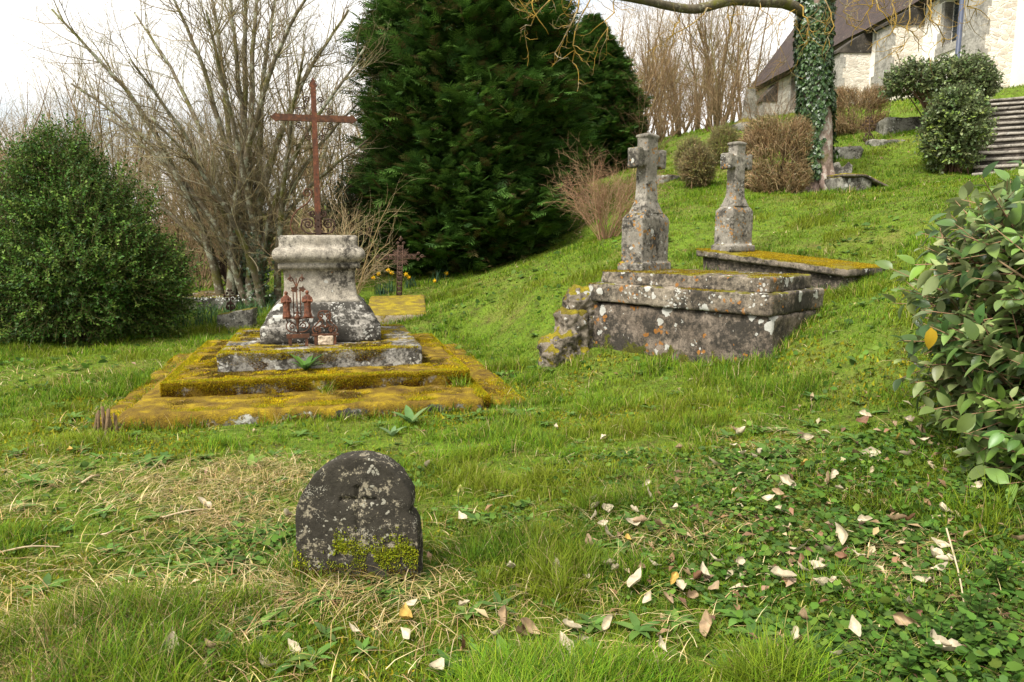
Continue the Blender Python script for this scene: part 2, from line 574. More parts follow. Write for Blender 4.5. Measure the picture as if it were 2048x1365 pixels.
def stone(name, c1, c2, dark=.5, white=.4, orange=.3, moss=.0, up=.5, seed=0, darkc=(.026, .023, .018), whitec=(.5, .49, .44), orangec=(.36, .15, .025), crisp=.06, pit=.55,
          mossc=((.30, .20, .012), (.15, .13, .012), (.10, .05, .012)), sc=1.0, mlow=None, spot=9, bumps=.6, streak=0):
    """weathered limestone: dark algae, white and orange lichen, moss on top faces"""
    n = NT(name)
    v = n.vec((seed * 3.1, seed * 1.7, seed * 2.3), (sc, sc, sc))
    warp = n.vadd(v, n.mix(1, n.noise(7, 4, .6, v, out='Color'), (.12, .12, .12), 'MULTIPLY'))
    big = n.noise(2.2, 6, .62, v)
    mid = n.noise(14, 6, .65, v)
    fine = n.noise(70, 4, .7, v)
    col = n.mix(n.ramp(big, [(.3, 0), (.7, 1)]), c1, c2)
    col = n.mix(pit, col, n.mix(1, col, n.ramp(mid, [(.32, .3), (.5, .95), (.7, 1.45)]), 'MULTIPLY'))
    col = n.mix(pit, col, n.mix(1, col, n.ramp(fine, [(.3, .35), (.5, 1), (.7, 1.45)]), 'MULTIPLY'))
    h = n.math('ADD', n.math('MULTIPLY', mid, .7), n.math('MULTIPLY', fine, .4))
    if dark:
        dm = n.math('ADD', n.math('MULTIPLY', n.noise(3.1, 8, .72, n.vec((seed + 5, 2, seed), (sc, sc, sc * (1 - streak)))), .65), n.math('MULTIPLY', n.noise(26, 5, .7, v), .35))
        e = .66 - .3 * dark
        col = n.mix(n.ramp(dm, [(e - crisp * .7, 0), (e + crisp, .93)]), col, n.mix(fine, n.mix(1, darkc, (.5, .5, .5), 'MULTIPLY'), n.mix(1, darkc, (1.6, 1.6, 1.6), 'MULTIPLY')))
    if white:
        vo = n.voro(spot, warp)
        msk = n.noise(2.6, 4, .6, n.vec((seed * 2 + 9, 4, 1), (sc, sc, sc)))
        th = n.math('MULTIPLY', n.ramp(msk, [(.66 - .35 * white, 0), (.72 - .2 * white, 1)]), .42)
        f1 = n.math('LESS_THAN', n.math('ADD', vo, n.math('MULTIPLY', n.noise(40, 4, .7, v), .18)), n.math('ADD', th, .07))
        vo2 = n.voro(spot * 3.3, warp)
        th2 = n.math('MULTIPLY', n.ramp(n.noise(4.2, 4, .6, n.vec((seed + 1, 14, 1), (sc, sc, sc))), [(.66 - .3 * white, 0), (.75 - .2 * white, 1)]), .4)
        f2 = n.math('LESS_THAN', n.math('ADD', vo2, n.math('MULTIPLY', n.noise(60, 3, .7, v), .2)), n.math('ADD', th2, .08))
        f = n.math('MAXIMUM', f1, f2)
        col = n.mix(n.math('MULTIPLY', f, .88), col, n.mix(fine, n.mix(1, whitec, (.6, .6, .58), 'MULTIPLY'), whitec))
        h = n.math('ADD', h, n.math('MULTIPLY', f, .12))
    if orange:
        vo = n.voro(spot * 1.9, n.vadd(warp, (7.3, 1.1, 4.2)))
        msk = n.noise(3.3, 4, .6, n.vec((seed + 19, 24, 1), (sc, sc, sc)))
        th = n.math('MULTIPLY', n.ramp(msk, [(.66 - .3 * orange, 0), (.78 - .25 * orange, 1)]), .46)
        f = n.math('LESS_THAN', n.math('ADD', vo, n.math('MULTIPLY', n.noise(45, 4, .7, v), .25)), th)
        col = n.mix(n.math('MULTIPLY', f, .8), col, n.mix(fine, orangec, n.mix(1, orangec, (.5, .5, .6), 'MULTIPLY')))
    rough = .9
    if moss or mlow:
        nz = n.sep(n.geo.outputs['Normal'])[2]
        fac = 0.0
        if moss:
            fac = n.math('ADD', n.math('MULTIPLY', n.ramp(nz, [(.25, 0), (.75, 1)]), up),
                         n.math('MULTIPLY', n.math('SUBTRACT', n.noise(3.4, 6, .7, n.vec((seed * 5, 1, 8), (sc, sc, sc))), .5), 2.2))
            fac = n.math('ADD', fac, moss - .9)
        if mlow:      # moss creeping up from the foot: (z0, z1, amount)
            zz = n.sep(n.obj)[2]
            f3 = n.math('ADD', n.math('MULTIPLY', n.math('SUBTRACT', n.noise(4, 6, .7, v), .5), 2.4), n.ramp(n.math('DIVIDE', n.math('SUBTRACT', zz, mlow[0]), mlow[1] - mlow[0]), [(0, mlow[2]), (1, -1.)]) if False else
                        n.math('SUBTRACT', mlow[2], n.math('MULTIPLY', n.math('DIVIDE', n.math('SUBTRACT', zz, mlow[0]), mlow[1] - mlow[0]), 1 + mlow[2])))
            fac = f3 if not moss else n.math('MAXIMUM', fac, f3)
        fac = n.ramp(n.math('ADD', fac, n.math('MULTIPLY', n.math('SUBTRACT', fine, .5), .5)), [(.0, 0), (.12, 1)])
        mc = n.ramp(n.math('ADD', n.math('MULTIPLY', n.noise(5, 5, .65, v), .7), n.math('MULTIPLY', n.noise(90, 3, .7, v), .3)), [(.36, mossc[2]), (.5, mossc[1]), (.60, mossc[0])])
        mc = n.mix(.7, mc, n.mix(1, mc, n.ramp(n.noise(170, 2, .6, v), [(.35, .3), (.65, 1.5)]), 'MULTIPLY'))
        col = n.mix(fac, col, mc)
        h = n.math('ADD', h, n.math('MULTIPLY', fac, n.math('ADD', .1, n.math('MULTIPLY', n.noise(90, 3, .7, v), 1.8))))
    return n.finish(col, rough, n.bump(h, bumps, .02), .2)


def bark(name, c1, c2, lich=(.32, .33, .25), la=.4, orange=0, moss=0, sc=1, spec=.15):
    n = NT(name)
    v = n.vec((0, 0, 0), (sc, sc, sc * .35))
    a = n.noise(9, 6, .7, v); b = n.noise(40, 4, .7, n.obj)
    col = n.mix(n.ramp(a, [(.35, 0), (.65, 1)]), c1, c2)
    col = n.mix(.5, col, n.mix(1, col, n.ramp(b, [(.3, .5), (.7, 1.5)]), 'MULTIPLY'))
    if la:
        col = n.mix(n.ramp(n.noise(5.5, 6, .72), [(.62 - .2 * la, 0), (.68 - .2 * la, .85)]), col, lich)
    if orange:
        col = n.mix(n.ramp(n.noise(4.1, 6, .7, n.vec((3, 8, 1))), [(.6 - .25 * orange, 0), (.7 - .25 * orange, .85)]), col, (.34, .21, .03))
    if moss:
        col = n.mix(n.ramp(n.noise(2.1, 5, .7, n.vec((13, 8, 1))), [(.6 - .25 * moss, 0), (.72 - .25 * moss, .9)]), col, (.10, .10, .015))
    return n.finish(col, .9, n.bump(n.math('ADD', a, n.math('MULTIPLY', b, .5)), .7, .03), spec)


M = {}
# --- vegetation
M['grass'] = leafm('grass_blade', .6, .12, .42)
M['straw'] = leafm('dry_straw', .75, .15, .15)
M['herb'] = leafm('herb_leaf', .6, .12, .3)
M['conifer'] = leafm('conifer_spray', .7, .12, .2)
M['boxleaf'] = leafm('box_leaf', .55, .2, .25)
M['ivyleaf'] = leafm('ivy_leaf', .38, .45, .12)
M['bigleaf'] = leafm('broad_shrub_leaf', .38, .38, .26, ((.26, .29, .14), .45))
M['shrubleaf'] = leafm('shrub_leaf', .42, .35, .22, ((.22, .24, .15), .5))
M['twig'] = leafm('twig_bark', .85, .15, 0)
M['litter'] = leafm('fallen_leaf', .6, .3, .12)
M['moss'] = leafm('moss_fuzz', .9, .08, .25)
M['petal'] = leafm('petal', .5, .2, .35)
M['bark_grey'] = bark('grey_lichen_bark', (.085, .07, .045), (.16, .13, .085), (.33, .34, .25), .55, 0, .35)
M['bark_brown'] = bark('brown_bark', (.10, .065, .035), (.17, .115, .06), (.3, .28, .2), .2)
M['bark_ivy'] = bark('pinkish_bark', (.15, .105, .08), (.30, .22, .18), (.4, .37, .31), .45, 0, .2)
M['bark_yellow'] = bark('lichen_yellow_twig', (.12, .09, .05), (.2, .15, .08), (.36, .34, .24), .4, .72)
M['bark_bough'] = bark('dark_bough_bark', (.055, .045, .03), (.12, .10, .065), (.24, .23, .16), .3, 0, .4)
M['bark_con'] = bark('conifer_bark', (.05, .03, .02), (.09, .055, .035), la=0)


def ground_mat():
    n = NT('churchyard_soil')
    a = n.noise(.9, 6, .65); b = n.noise(6, 6, .7); c = n.noise(45, 4, .7)
    col = n.ramp(b, [(.30, (.05, .04, .015)), (.40, (.09, .12, .018)), (.56, (.12, .19, .018)), (.72, (.17, .22, .025))])
    col = n.mix(n.ramp(a, [(.52, 0), (.75, .55)]), col, n.ramp(c, [(.35, (.11, .075, .03)), (.6, (.27, .19, .075))]))
    col = n.mix(.6, col, n.mix(1, col, n.ramp(c, [(.3, .4), (.7, 1.55)]), 'MULTIPLY'))
    return n.finish(col, .95, n.bump(n.math('ADD', b, c), .9, .04), .1)


M['ground'] = ground_mat()

# --- stone
MOSSY = ((.36, .27, .008), (.22, .155, .008), (.085, .05, .008))
M['step'] = stone('mossy_step_stone', (.17, .155, .13), (.30, .28, .245), .55, .4, 0, .85, .75, 1, mossc=MOSSY, spot=6)
M['step_drape'] = stone('moss_draped_step_stone', (.17, .155, .13), (.30, .28, .245), .55, .4, 0, 1.05, .5, 21, mossc=((.30, .21, .008), (.17, .11, .01), (.07, .038, .008)), spot=6)
M['step_top'] = stone('pale_step_stone', (.22, .205, .175), (.36, .34, .30), .58, .5, 0, .45, .5, 7, mossc=MOSSY, spot=6)
M['pedestal'] = stone('pedestal_limestone', (.235, .205, .16), (.36, .325, .265), .34, .2, .12, 0, 0, 2, streak=.4, crisp=.05, pit=.7)
M['ped_foot'] = stone('blackened_limestone', (.20, .18, .15), (.33, .31, .27), .72, .72, 0, .1, .3, 3, spot=8, crisp=.035)
M['tomb'] = stone('tomb_limestone', (.135, .105, .075), (.235, .20, .15), .55, .52, .68, .30, .62, 4, mossc=((.22, .20, .012), (.13, .12, .012), (.08, .05, .012)), spot=7, pit=.75)
M['tombwall'] = stone('tomb_wall_limestone', (.11, .083, .06), (.19, .155, .12), .55, .46, .62, .0, .0, 11, spot=6.5, pit=.75, mlow=(-.15, .42, .42), mossc=((.13, .13, .012), (.08, .085, .01), (.05, .045, .01)))
M['tombslab'] = stone('mossy_ledger', (.14, .115, .085), (.25, .21, .16), .5, .3, .2, .68, .85, 5, mossc=((.26, .21, .012), (.16, .13, .012), (.08, .055, .012)), spot=6)
M['cross'] = stone('lichened_cross_stone', (.135, .12, .095), (.27, .245, .20), .42, .5, .9, .28, .5, 6, spot=10, orangec=(.36, .175, .035), crisp=.05)
M['headstone'] = stone('dark_headstone', (.18, .155, .11), (.33, .29, .20), .74, .5, 0, .2, .3, 8, darkc=(.015, .013, .010), whitec=(.36, .34, .27), spot=15, sc=2.7, mlow=(0, .17, .6), mossc=((.12, .13, .012), (.09, .06, .01), (.05, .03, .008)), crisp=.022)
M['slab'] = stone('yellow_mossy_slab', (.22, .18, .12), (.34, .28, .2), .15, .2, 0, .82, .9, 9, mossc=((.36, .28, .014), (.22, .165, .02), (.12, .08, .035)))
M['greystone'] = stone('grey_grave_stone', (.17, .16, .13), (.28, .265, .22), .5, .4, 0, .5, .6, 10, mossc=((.2, .17, .02), (.13, .12, .015), (.08, .05, .015)))
M['stairstone'] = stone('stair_stone', (.20, .18, .145), (.33, .30, .25), .3, .3, 0, .3, .35, 12, mossc=((.18, .16, .03), (.12, .11, .02), (.07, .045, .02)), sc=.6)
M['riser'] = stone('damp_shaded_riser_stone', (.06, .05, .04), (.12, .10, .08), .6, .12, 0, 0, 0, 14, sc=.6)  # dark tone holds the damp and also the shade on the risers
M['rubble'] = stone('pale_rubble_block', (.40, .32, .23), (.52, .42, .31), .2, .2, .1, 0, 0, 13)


def rust(name, c1=(.075, .032, .016), c2=(.15, .06, .028)):
    n = NT(name)
    a = n.noise(18, 6, .7); b = n.noise(120, 3, .7)
    col = n.ramp(a, [(.3, (.035, .022, .016)), (.5, c1), (.7, c2)])
    col = n.mix(.4, col, n.mix(1, col, n.ramp(b, [(.3, .5), (.7, 1.5)]), 'MULTIPLY'))
    return n.finish(col, .8, n.bump(n.math('ADD', a, b), .5, .006), .25)


M['rust'] = rust('rusty_iron')
M['rust_dark'] = rust('dark_rusty_iron', (.04, .022, .014), (.085, .045, .028))
M['rust_mid'] = rust('brown_rusty_iron', (.075, .042, .028), (.14, .08, .052))
M['rust_red'] = rust('red_rusty_iron', (.10, .036, .018), (.19, .068, .032))


def plaster():
    n = NT('cream_plaster')
    a = n.noise(.5, 6, .65); b = n.noise(12, 5, .7)
    z = n.noise(1.3, 5, .7, n.vec((0, 0, 0), (1, 1, .12)))
    col = n.mix(n.ramp(a, [(.35, 0), (.68, 1)]), (.70, .665, .585), (.76, .73, .665))
    col = n.mix(n.ramp(z, [(.52, 0), (.78, .5)]), col, (.58, .50, .38))
    col = n.mix(.2, col, n.mix(1, col, n.ramp(b, [(.3, .7), (.7, 1.2)]), 'MULTIPLY'))
    return n.finish(col, .9, n.bump(b, .25, .02), .15)


def rubble_wall(name='rubble_masonry', c=((.68, .61, .51), (.60, .53, .43), (.47, .41, .33)), mortar=(.69, .64, .55), sc=3.2, sy=1.6):
    n = NT(name)
    v = n.vadd(n.vec((0, 0, 0), (1, 1, sy)), n.mix(1, n.noise(3, 4, .6, out='Color'), (.18, .18, .18), 'MULTIPLY'))
    ed = n.voro(sc, v, 'DISTANCE_TO_EDGE')
    cc = n.sep(n.voro(sc, v, 'F1', 'Color'))[0]
    st = n.ramp(cc, [(.1, c[2]), (.4, c[1]), (.75, c[0])])
    st = n.mix(.5, st, n.mix(1, st, n.ramp(n.noise(16, 5, .7), [(.3, .6), (.7, 1.3)]), 'MULTIPLY'))
    f = n.ramp(n.math('ADD', ed, n.math('MULTIPLY', n.noise(9, 4, .7), .08)), [(.07, 0), (.13, 1)])
    col = n.mix(f, mortar, st)
    return n.finish(col, .92, n.bump(n.math('ADD', n.math('MULTIPLY', f, .6), n.math('MULTIPLY', n.noise(20, 5, .7), .5)), .8, .05), .15)


def ashlar(name, c1, c2, mortar, bw=.55, bh=.28):
    n = NT(name)
    x, y, z = n.sep(n.obj)[:3]
    br = n.t.nodes.new('ShaderNodeTexBrick')
    n.put(br.inputs['Vector'], n.comb(n.math('ADD', y, n.math('MULTIPLY', x, .9)), z, 0))
    n.put(br.inputs['Color1'], c1); n.put(br.inputs['Color2'], c2); n.put(br.inputs['Mortar'], mortar)
    br.inputs['Scale'].default_value = 1; br.inputs['Brick Width'].default_value = bw; br.inputs['Row Height'].default_value = bh
    br.inputs['Mortar Size'].default_value = .018
    col = br.outputs['Color']
    col = n.mix(.55, col, n.mix(1, col, n.ramp(n.noise(6, 6, .7), [(.3, .45), (.7, 1.4)]), 'MULTIPLY'))
    return n.finish(col, .9, n.bump(n.math('ADD', n.math('MULTIPLY', br.outputs['Fac'], -.6), n.noise(25, 4, .7)), .5, .03), .15)


def roof_mat():
    n = NT('brown_plain_tiles')
    x, y, z = n.sep(n.obj)[:3]
    br = n.t.nodes.new('ShaderNodeTexBrick')
    n.put(br.inputs['Vector'], n.comb(y, n.math('MULTIPLY', z, 1.3), 0))
    n.put(br.inputs['Color1'], (.036, .022, .017)); n.put(br.inputs['Color2'], (.07, .042, .031)); n.put(br.inputs['Mortar'], (.02, .014, .012))
    br.inputs['Scale'].default_value = 1; br.inputs['Brick Width'].default_value = .19; br.inputs['Row Height'].default_value = .13
    br.inputs['Mortar Size'].default_value = .012; br.inputs['Bias'].default_value = -.1
    col = br.outputs['Color']
    spk = n.math('GREATER_THAN', n.noise(7, 5, .75, n.vec((0, 0, 0), (1, 1.2, 1))), .665)
    col = n.mix(n.math('MULTIPLY', spk, .6), col, (.33, .29, .25))
    col = n.mix(.6, col, n.mix(1, col, n.ramp(n.noise(3, 6, .7), [(.3, .55), (.7, 1.4)]), 'MULTIPLY'))
    col = n.mix(n.ramp(n.noise(1.2, 5, .7, n.vec((4, 4, 4))), [(.58, 0), (.75, .5)]), col, (.10, .09, .03))
    return n.finish(col, .7, n.bump(n.math('MULTIPLY', br.outputs['Fac'], -1), .8, .03), .35)


M['plaster'] = plaster()
M['rubblewall'] = rubble_wall(sc=4.2, sy=2.3)
M['quoinstone'] = stone('grey_dressed_stone', (.26, .245, .21), (.40, .375, .325), .3, .25, 0, 0, 0, 21, spot=5, sc=.8, crisp=.15)
M['ashlar'] = ashlar('grey_ashlar', (.30, .27, .22), (.42, .39, .33), (.50, .46, .38))
M['quoin'] = ashlar('grey_quoin_stone', (.27, .255, .22), (.38, .36, .31), (.42, .4, .34), .5, .42)
M['capstone'] = stone('black_cap_stone', (.05, .042, .033), (.10, .085, .065), .6, .1, 0, .2, .3, 15, sc=.7)
M['roof'] = roof_mat()
n_ = NT('leaded_pane'); M['pane'] = n_.finish(n_.ramp(n_.noise(4, 3), [(.3, (.018, .022, .026)), (.7, (.05, .06, .065))]), .22, n_.bump(n_.noise(9, 2), .3, .02), .6)
n_ = NT('lead_came'); M['lead'] = n_.finish(n_.ramp(n_.noise(20, 3), [(.3, (.05, .055, .06)), (.7, (.1, .105, .11))]), .6)
n_ = NT('blue_grey_paint'); M['post'] = n_.finish(n_.ramp(n_.noise(8, 4), [(.3, (.035, .045, .075)), (.7, (.06, .07, .10))]), .45, None, .4)
n_ = NT('dark_wood'); M['wood'] = n_.finish(n_.ramp(n_.noise(12, 4, .6, n_.vec((0, 0, 0), (1, 1, .15))), [(.3, (.03, .02, .013)), (.7, (.09, .06, .04))]), .85)
# ------------------------------------------------------------------ ground
def build_ground():
    u = np.linspace(-1, 1, 321)
    xs = np.sign(u) * (np.abs(u) * 5 + 55 * np.abs(u) ** 4 + 340 * np.abs(u) ** 14)
    w = np.linspace(0, 1, 361)
    ys = -6 + w * 14 + 40 * w ** 2.5 + 70 * w ** 5 + 300 * w ** 16
    X, Y = np.meshgrid(xs, ys)
    Z = gz(X, Y)
    v = np.stack([X, Y, Z], -1).reshape(-1, 3)
    m = len(xs)
    i = np.arange(len(ys) - 1)[:, None] * m; j = np.arange(m - 1)[None]
    q = np.stack([i + j, i + j + 1, i + m + j + 1, i + m + j], -1).reshape(-1, 4)
    o = MB().add(v, [q]).build('ground', M['ground'])
    tag(o, kind='structure')


build_ground()


def remesh(parts, vox=.012, sm=1, rough=.004, fr=9, seed=0, chips=0):
    """union of closed shapes, weathered; parts: list of (verts, faces)"""
    mb = MB()
    for v, f in parts: mb.add(v, f)
    c = np.concatenate(mb.v).mean(0)
    o = mb.build('weathering', M['step'], None, c)
    md = o.modifiers.new('r', 'REMESH'); md.mode = 'VOXEL'; md.voxel_size = vox
    if sm:
        s = o.modifiers.new('s', 'SMOOTH'); s.factor = .5; s.iterations = sm
    dg = bpy.context.evaluated_depsgraph_get()
    ev = o.evaluated_get(dg); me = bpy.data.meshes.new_from_object(ev)
    n = len(me.vertices)
    v = np.empty(n * 3); me.vertices.foreach_get('co', v); v = v.reshape(-1, 3)
    nr = np.empty(n * 3); me.vertices.foreach_get('normal', nr); nr = nr.reshape(-1, 3)
    fs = [tuple(p.vertices) for p in me.polygons]
    off = Vector((seed * 3.3, seed * 1.9, seed * .7))
    dv = np.array([mnoise.fractal(Vector(q) * fr + off, .8, 2.1, 4) for q in v])
    v = v + nr * (dv * rough)[:, None]
    old = o.data
    bpy.data.objects.remove(o); bpy.data.meshes.remove(old); bpy.data.meshes.remove(me)
    return v + c, fs


def prism(outline, th, org, rot, lean=(0, 0)):
    """outline (a, z) extruded to thickness th; a runs along rot, thickness across it"""
    o = np.asarray(outline, float)
    ca, sa = math.cos(rot), math.sin(rot)
    vs = []
    for s in (-.5, .5):
        d = s * th
        x = o[:, 0] + lean[0] * o[:, 1]; y = d + lean[1] * o[:, 1]
        vs.append(np.stack([org[0] + x * ca - y * sa, org[1] + x * sa + y * ca, org[2] + o[:, 1]], 1))
    n = len(o)
    fs = [tuple(range(n)), tuple(range(2 * n - 1, n - 1, -1))] + [(i, i + n, (i + 1) % n + n, (i + 1) % n) for i in range(n)]
    return np.concatenate(vs), fs


def moss_fuzz(name, parent, rng, pts, nor, cols, h=.012, per_label=None):
    """short moss shoots standing on a surface"""
    mb = MB()
    m = len(pts)
    d = nrm(nor + rng.normal(size=(m, 3)) * .55)
    place(mb, (np.array([(-.22, 0, 0), (.22, 0, 0), (0, 1, 0)]), np.array([(0, 1, 2)])), pts - nor * .002, d, usph(rng, m), h * (.5 + rng.random(m)), cols)
    return tag(mb.build(name, M['moss'], parent), kind='stuff')


EXC = []      # footprints kept free of grass: (cx, cy, rot, hx, hy)

# ------------------------------------------------------------------ calvary monument
MC = np.array([-2.15, 8.3]); MR = math.radians(14)
MU = np.array([math.cos(MR), math.sin(MR)]); MV = np.array([-math.sin(MR), math.cos(MR)])


def ml(a, b, z):
    q = MC + MU * a + MV * b
    return np.array([q[0], q[1], z])


EXC.append((*(MC - .1 * MU - .1 * MV), MR, 1.52, 2.0))
EXC_AP = (MC[0], MC[1], MR, 1.8, 1.85)
mon = empty('wayside_cross_monument', ml(0, 0, 0), 'tall stone pedestal with a slender rusty iron cross on mossy golden steps', 'monument')
rng = rnd(11)
MOSSC = [(.40, .28, .006), (.29, .20, .006), (.48, .36, .010), (.17, .10, .008), (.32, .30, .012)]


def step_moss(half, z0, z1, front, mseed, n, step, inner, patch=.5, wid=None):
    """moss on a step's tread and drooping over its edges"""
    r = rnd(mseed)
    hw = wid or half
    # tread
    a = (r.random(n) * 2 - 1) * hw; b = (r.random(n) * 2 - 1) * half
    keep = (np.abs(a) > inner) | (np.abs(b) > inner)
    keep &= fbm(a * 2.3 + 20, b * 2.3 + 20, mseed, 4) + .12 * (np.abs(b) > half - .12) + .1 * (a < 0) > patch
    a, b = a[keep], b[keep]
    near = r.random(len(a)) < np.clip(1.35 - (b + half) * .35, .3, 1)
    a, b = a[near], b[near]
    pt = np.stack([MC[0] + MU[0] * a + MV[0] * b, MC[1] + MU[1] * a + MV[1] * b, np.full(len(a), z1)], 1)
    no = np.tile([0, 0, 1.], (len(a), 1))
    # risers
    k = int(n * .55)
    s = r.integers(0, 3, k)
    t = (r.random(k) * 2 - 1)
    z = z0 + (z1 - z0) * r.random(k) ** .8
    aa = np.where(s == 0, t * hw, np.where(s == 1, -hw, hw)); bb = np.where(s == 0, -half, t * half)
    ff = fbm(t * half * 2.6 + 5 + s * 9, z * 5 + mseed, mseed + 3, 4)
    kp = ff + (z - z0) / (z1 - z0) * .35 > front
    aa, bb, z, s = aa[kp], bb[kp], z[kp], s[kp]
    p2 = np.stack([MC[0] + MU[0] * aa + MV[0] * bb, MC[1] + MU[1] * aa + MV[1] * bb, z], 1)
    n2 = np.where((s == 0)[:, None], [-MV[0], -MV[1], .3], np.where((s == 1)[:, None], [-MU[0], -MU[1], .3], [MU[0], MU[1], .3]))
    c1 = jcol(r, len(pt), MOSSC, .35)
    c1 = c1 * (.25 + 1.5 * fbm(a * 3, b * 3, mseed + 8, 4))[:, None]
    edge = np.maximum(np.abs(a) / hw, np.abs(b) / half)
    rim = (edge > .93) & (r.random(len(a)) < .8)
    c1[rim] = jcol(r, int(rim.sum()), [(.36, .30, .008), (.28, .25, .010), (.24, .25, .012)], .3)  # yellow-green moss along the outer edges of the tread
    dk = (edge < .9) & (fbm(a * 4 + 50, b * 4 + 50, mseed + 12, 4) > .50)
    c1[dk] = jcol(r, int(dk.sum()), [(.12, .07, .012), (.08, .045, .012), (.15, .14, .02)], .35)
    br = np.array([(.13, .055, .008), (.09, .04, .008), (.2, .11, .008)])
    c2 = np.where(((z - z0) / (z1 - z0) + r.random(len(z)) * .5 > .8)[:, None], jcol(r, len(z), MOSSC, .3), jcol(r, len(z), br, .35))
    moss_fuzz('moss', step, r, np.concatenate([pt, p2]), np.concatenate([no, n2]), np.concatenate([c1, c2]), .013)


sv, sf = remesh([block(ml(0, 0, -.2), (3.78, 3.8, .24), MR, .03, 9, 0)], .03, 2, .03, 3, 9)
ap = MB().add(sv, sf).build('apron', M['step_drape'], mon)
step_moss(1.9, -.02, .042, .9, 24, 120000, ap, 1.50, .40, 1.87)
sv, sf = remesh([block(ml(-.10, -.10, -.15), (3.08, 4.02, .275), MR, .05, 9, 0)], .03, 2, .020, 3, 1)
s1 = MB().add(sv, sf).build('step', M['step_drape'], mon)
step_moss(2.02, .0, .118, .2, 21, 220000, s1, 1.36, .30, 1.5)
sv, sf = remesh([block(ml(0, 0, .0), (2.84, 2.86, .265), MR, .045, 9, 0)], .025, 3, .016, 3.5, 2)
s2 = MB().add(sv, sf).build('step', M['step_drape'], mon)
step_moss(1.43, .07, .265, .34, 22, 190000, s2, .96, .44, 1.42)
sv, sf = remesh([block(ml(-.12, 0, .2), (1.76, 1.98, .248), MR, .02, 9, 0), block(ml(.84, -.02, .2), (.34, 1.96, .256), MR, .02, 9, 0)], .02, 1, .010, 5, 3)
s3 = MB().add(sv, sf).build('step', M['step_top'], mon)
step_moss(.99, .27, .45, .62, 23, 80000, s3, .6, .50, .98)

# straw, leaf bits and grass scraps lying on the treads
r = rnd(29); mb = MB()
for lo, hi, z, n in [(1.46, 1.9, .125, 420), (1.02, 1.40, .272, 260), (.66, .96, .455, 110)]:
    a = (r.random(n) * 2 - 1) * hi; b = (r.random(n) * 2 - 1) * hi
    k = (np.maximum(np.abs(a), np.abs(b)) > lo); a, b = a[k], b[k]; m = len(a)
    p = np.stack([MC[0] + MU[0] * a + MV[0] * b, MC[1] + MU[1] * a + MV[1] * b, np.full(m, z + .012)], 1)
    d = usph(r, m) * [1, 1, .12]; L_ = .03 + .09 * r.random(m)
    tubes(mb, [(np.array([q, q + e * l * .5 + [0, 0, .006], q + e * l]), (.0018, .0018, .001)) for q, e, l in zip(p, d, L_)], 3, list(jcol(r, m, [(.32, .24, .12), (.2, .13, .06), (.12, .07, .035)], .3)))
    j = r.random(m) < .35
    place(mb, leaf_tpl(.5, .2, .3, 1), p[j], usph(r, j.sum()) * [1, 1, .2], usph(r, j.sum()) * .5 + [0, 0, 1], .03, jcol(r, j.sum(), [(.14, .08, .045), (.22, .14, .07), (.09, .05, .03)], .3))
tag(mb.build('debris', M['litter'], mon), kind='stuff')

# pedestal: blackened foot, paler die above
prof_foot = [(.634, .44), (.634, .612), (.622, .625), (.588, .632), (.584, .66), (.578, .715), (.560, .742), (.518, .752), (.512, .775), (.500, .825), (.450, .866)]
prof_die = [(.452, .862), (.405, .90), (.39, .95), (.382, 1.02), (.378, 1.10), (.380, 1.18), (.392, 1.228), (.434, 1.230), (.436, 1.285), (.424, 1.292), (.455, 1.31), (.480, 1.34), (.490, 1.375), (.482, 1.42),
            (.455, 1.452), (.418, 1.468), (.414, 1.49), (.414, 1.575), (.400, 1.588), (.0, 1.592)]
PB = .17
ped_c = ml(0, PB, 0)
v, f = loft(ped_c, prof_foot, MR, 16, .025, .006, 4)
MB().add(v, f).build('pedestal_foot', M['ped_foot'], mon)
v, f = loft(ped_c, prof_die, MR, 16, .03, .006, 5)
MB().add(v, f).build('pedestal', M['pedestal'], mon)

# iron cross on top
icz = 1.588


def mp(a, z, b=0.0):
    a = np.asarray(a, float); z = np.asarray(z, float)
    return np.stack([ped_c[0] + MU[0] * a + MV[0] * b, ped_c[1] + MU[1] * a + MV[1] * b, z + 0 * a], -1)


def bar_plate(mb, outline, th, org, rot):
    v, f = prism(outline, th, org, rot); mb.add(v, f)


LEAN = -.01
mb = MB()
H = 1.72
bar_plate(mb, [(-.033, .0), (.033, .0), (.028, 1.30), (.028, H - .10), (.045, H - .085), (.0, H), (-.045, H - .085), (-.028, H - .10), (-.028, 1.30)], .05, mp(0, icz), MR)
cross_o = mb
zc = 1.285
arm = MB()
bar_plate(arm, [(-.40, zc - .035), (.40, zc - .035), (.405, zc - .05), (.465, zc), (.405, zc + .05), (.40, zc + .035), (-.40, zc + .035), (-.405, zc + .05), (-.465, zc), (-.405, zc - .05)], .044, mp(0, icz), MR)
ic = cross_o.build('iron_cross', M['rust_red'], mon, smooth=False)
arm.build('cross_arm', M['rust'], ic, smooth=False)


def rod(name, plan, parent, rad, mat, b=0.0, org=None, yoff=None):
    """round iron rods: plan is a list of (a,z) paths"""
    mb = MB()
    tubes(mb, [(mp(p[:, 0], p[:, 1] + icz, b) if org is None else org(p[:, 0], p[:, 1], b), np.full(len(p), rad)) for p in plan], 5)
    return mb.build(name, mat, parent)


# four corner scrolls round the crossing
for sa in (-1, 1):
    for sz in (-1, 1):
        c1 = flat_scroll(sa * .165, zc + sz * .075, .036, 1.4, PI / 2 * sz + (0 if sa > 0 else 0), -sa * sz)
        c2 = flat_scroll(sa * .07, zc + sz * .20, .036, 1.4, (0 if sa > 0 else PI), sa * sz)
        mid = smooth_path([c1[0], (sa * .10, zc + sz * .105), (sa * .075, zc + sz * .15), c2[0]], 10)
        rod('scroll', [np.concatenate([c1[::-1], mid[1:-1], c2])], ic, .0065, M['rust_dark'])
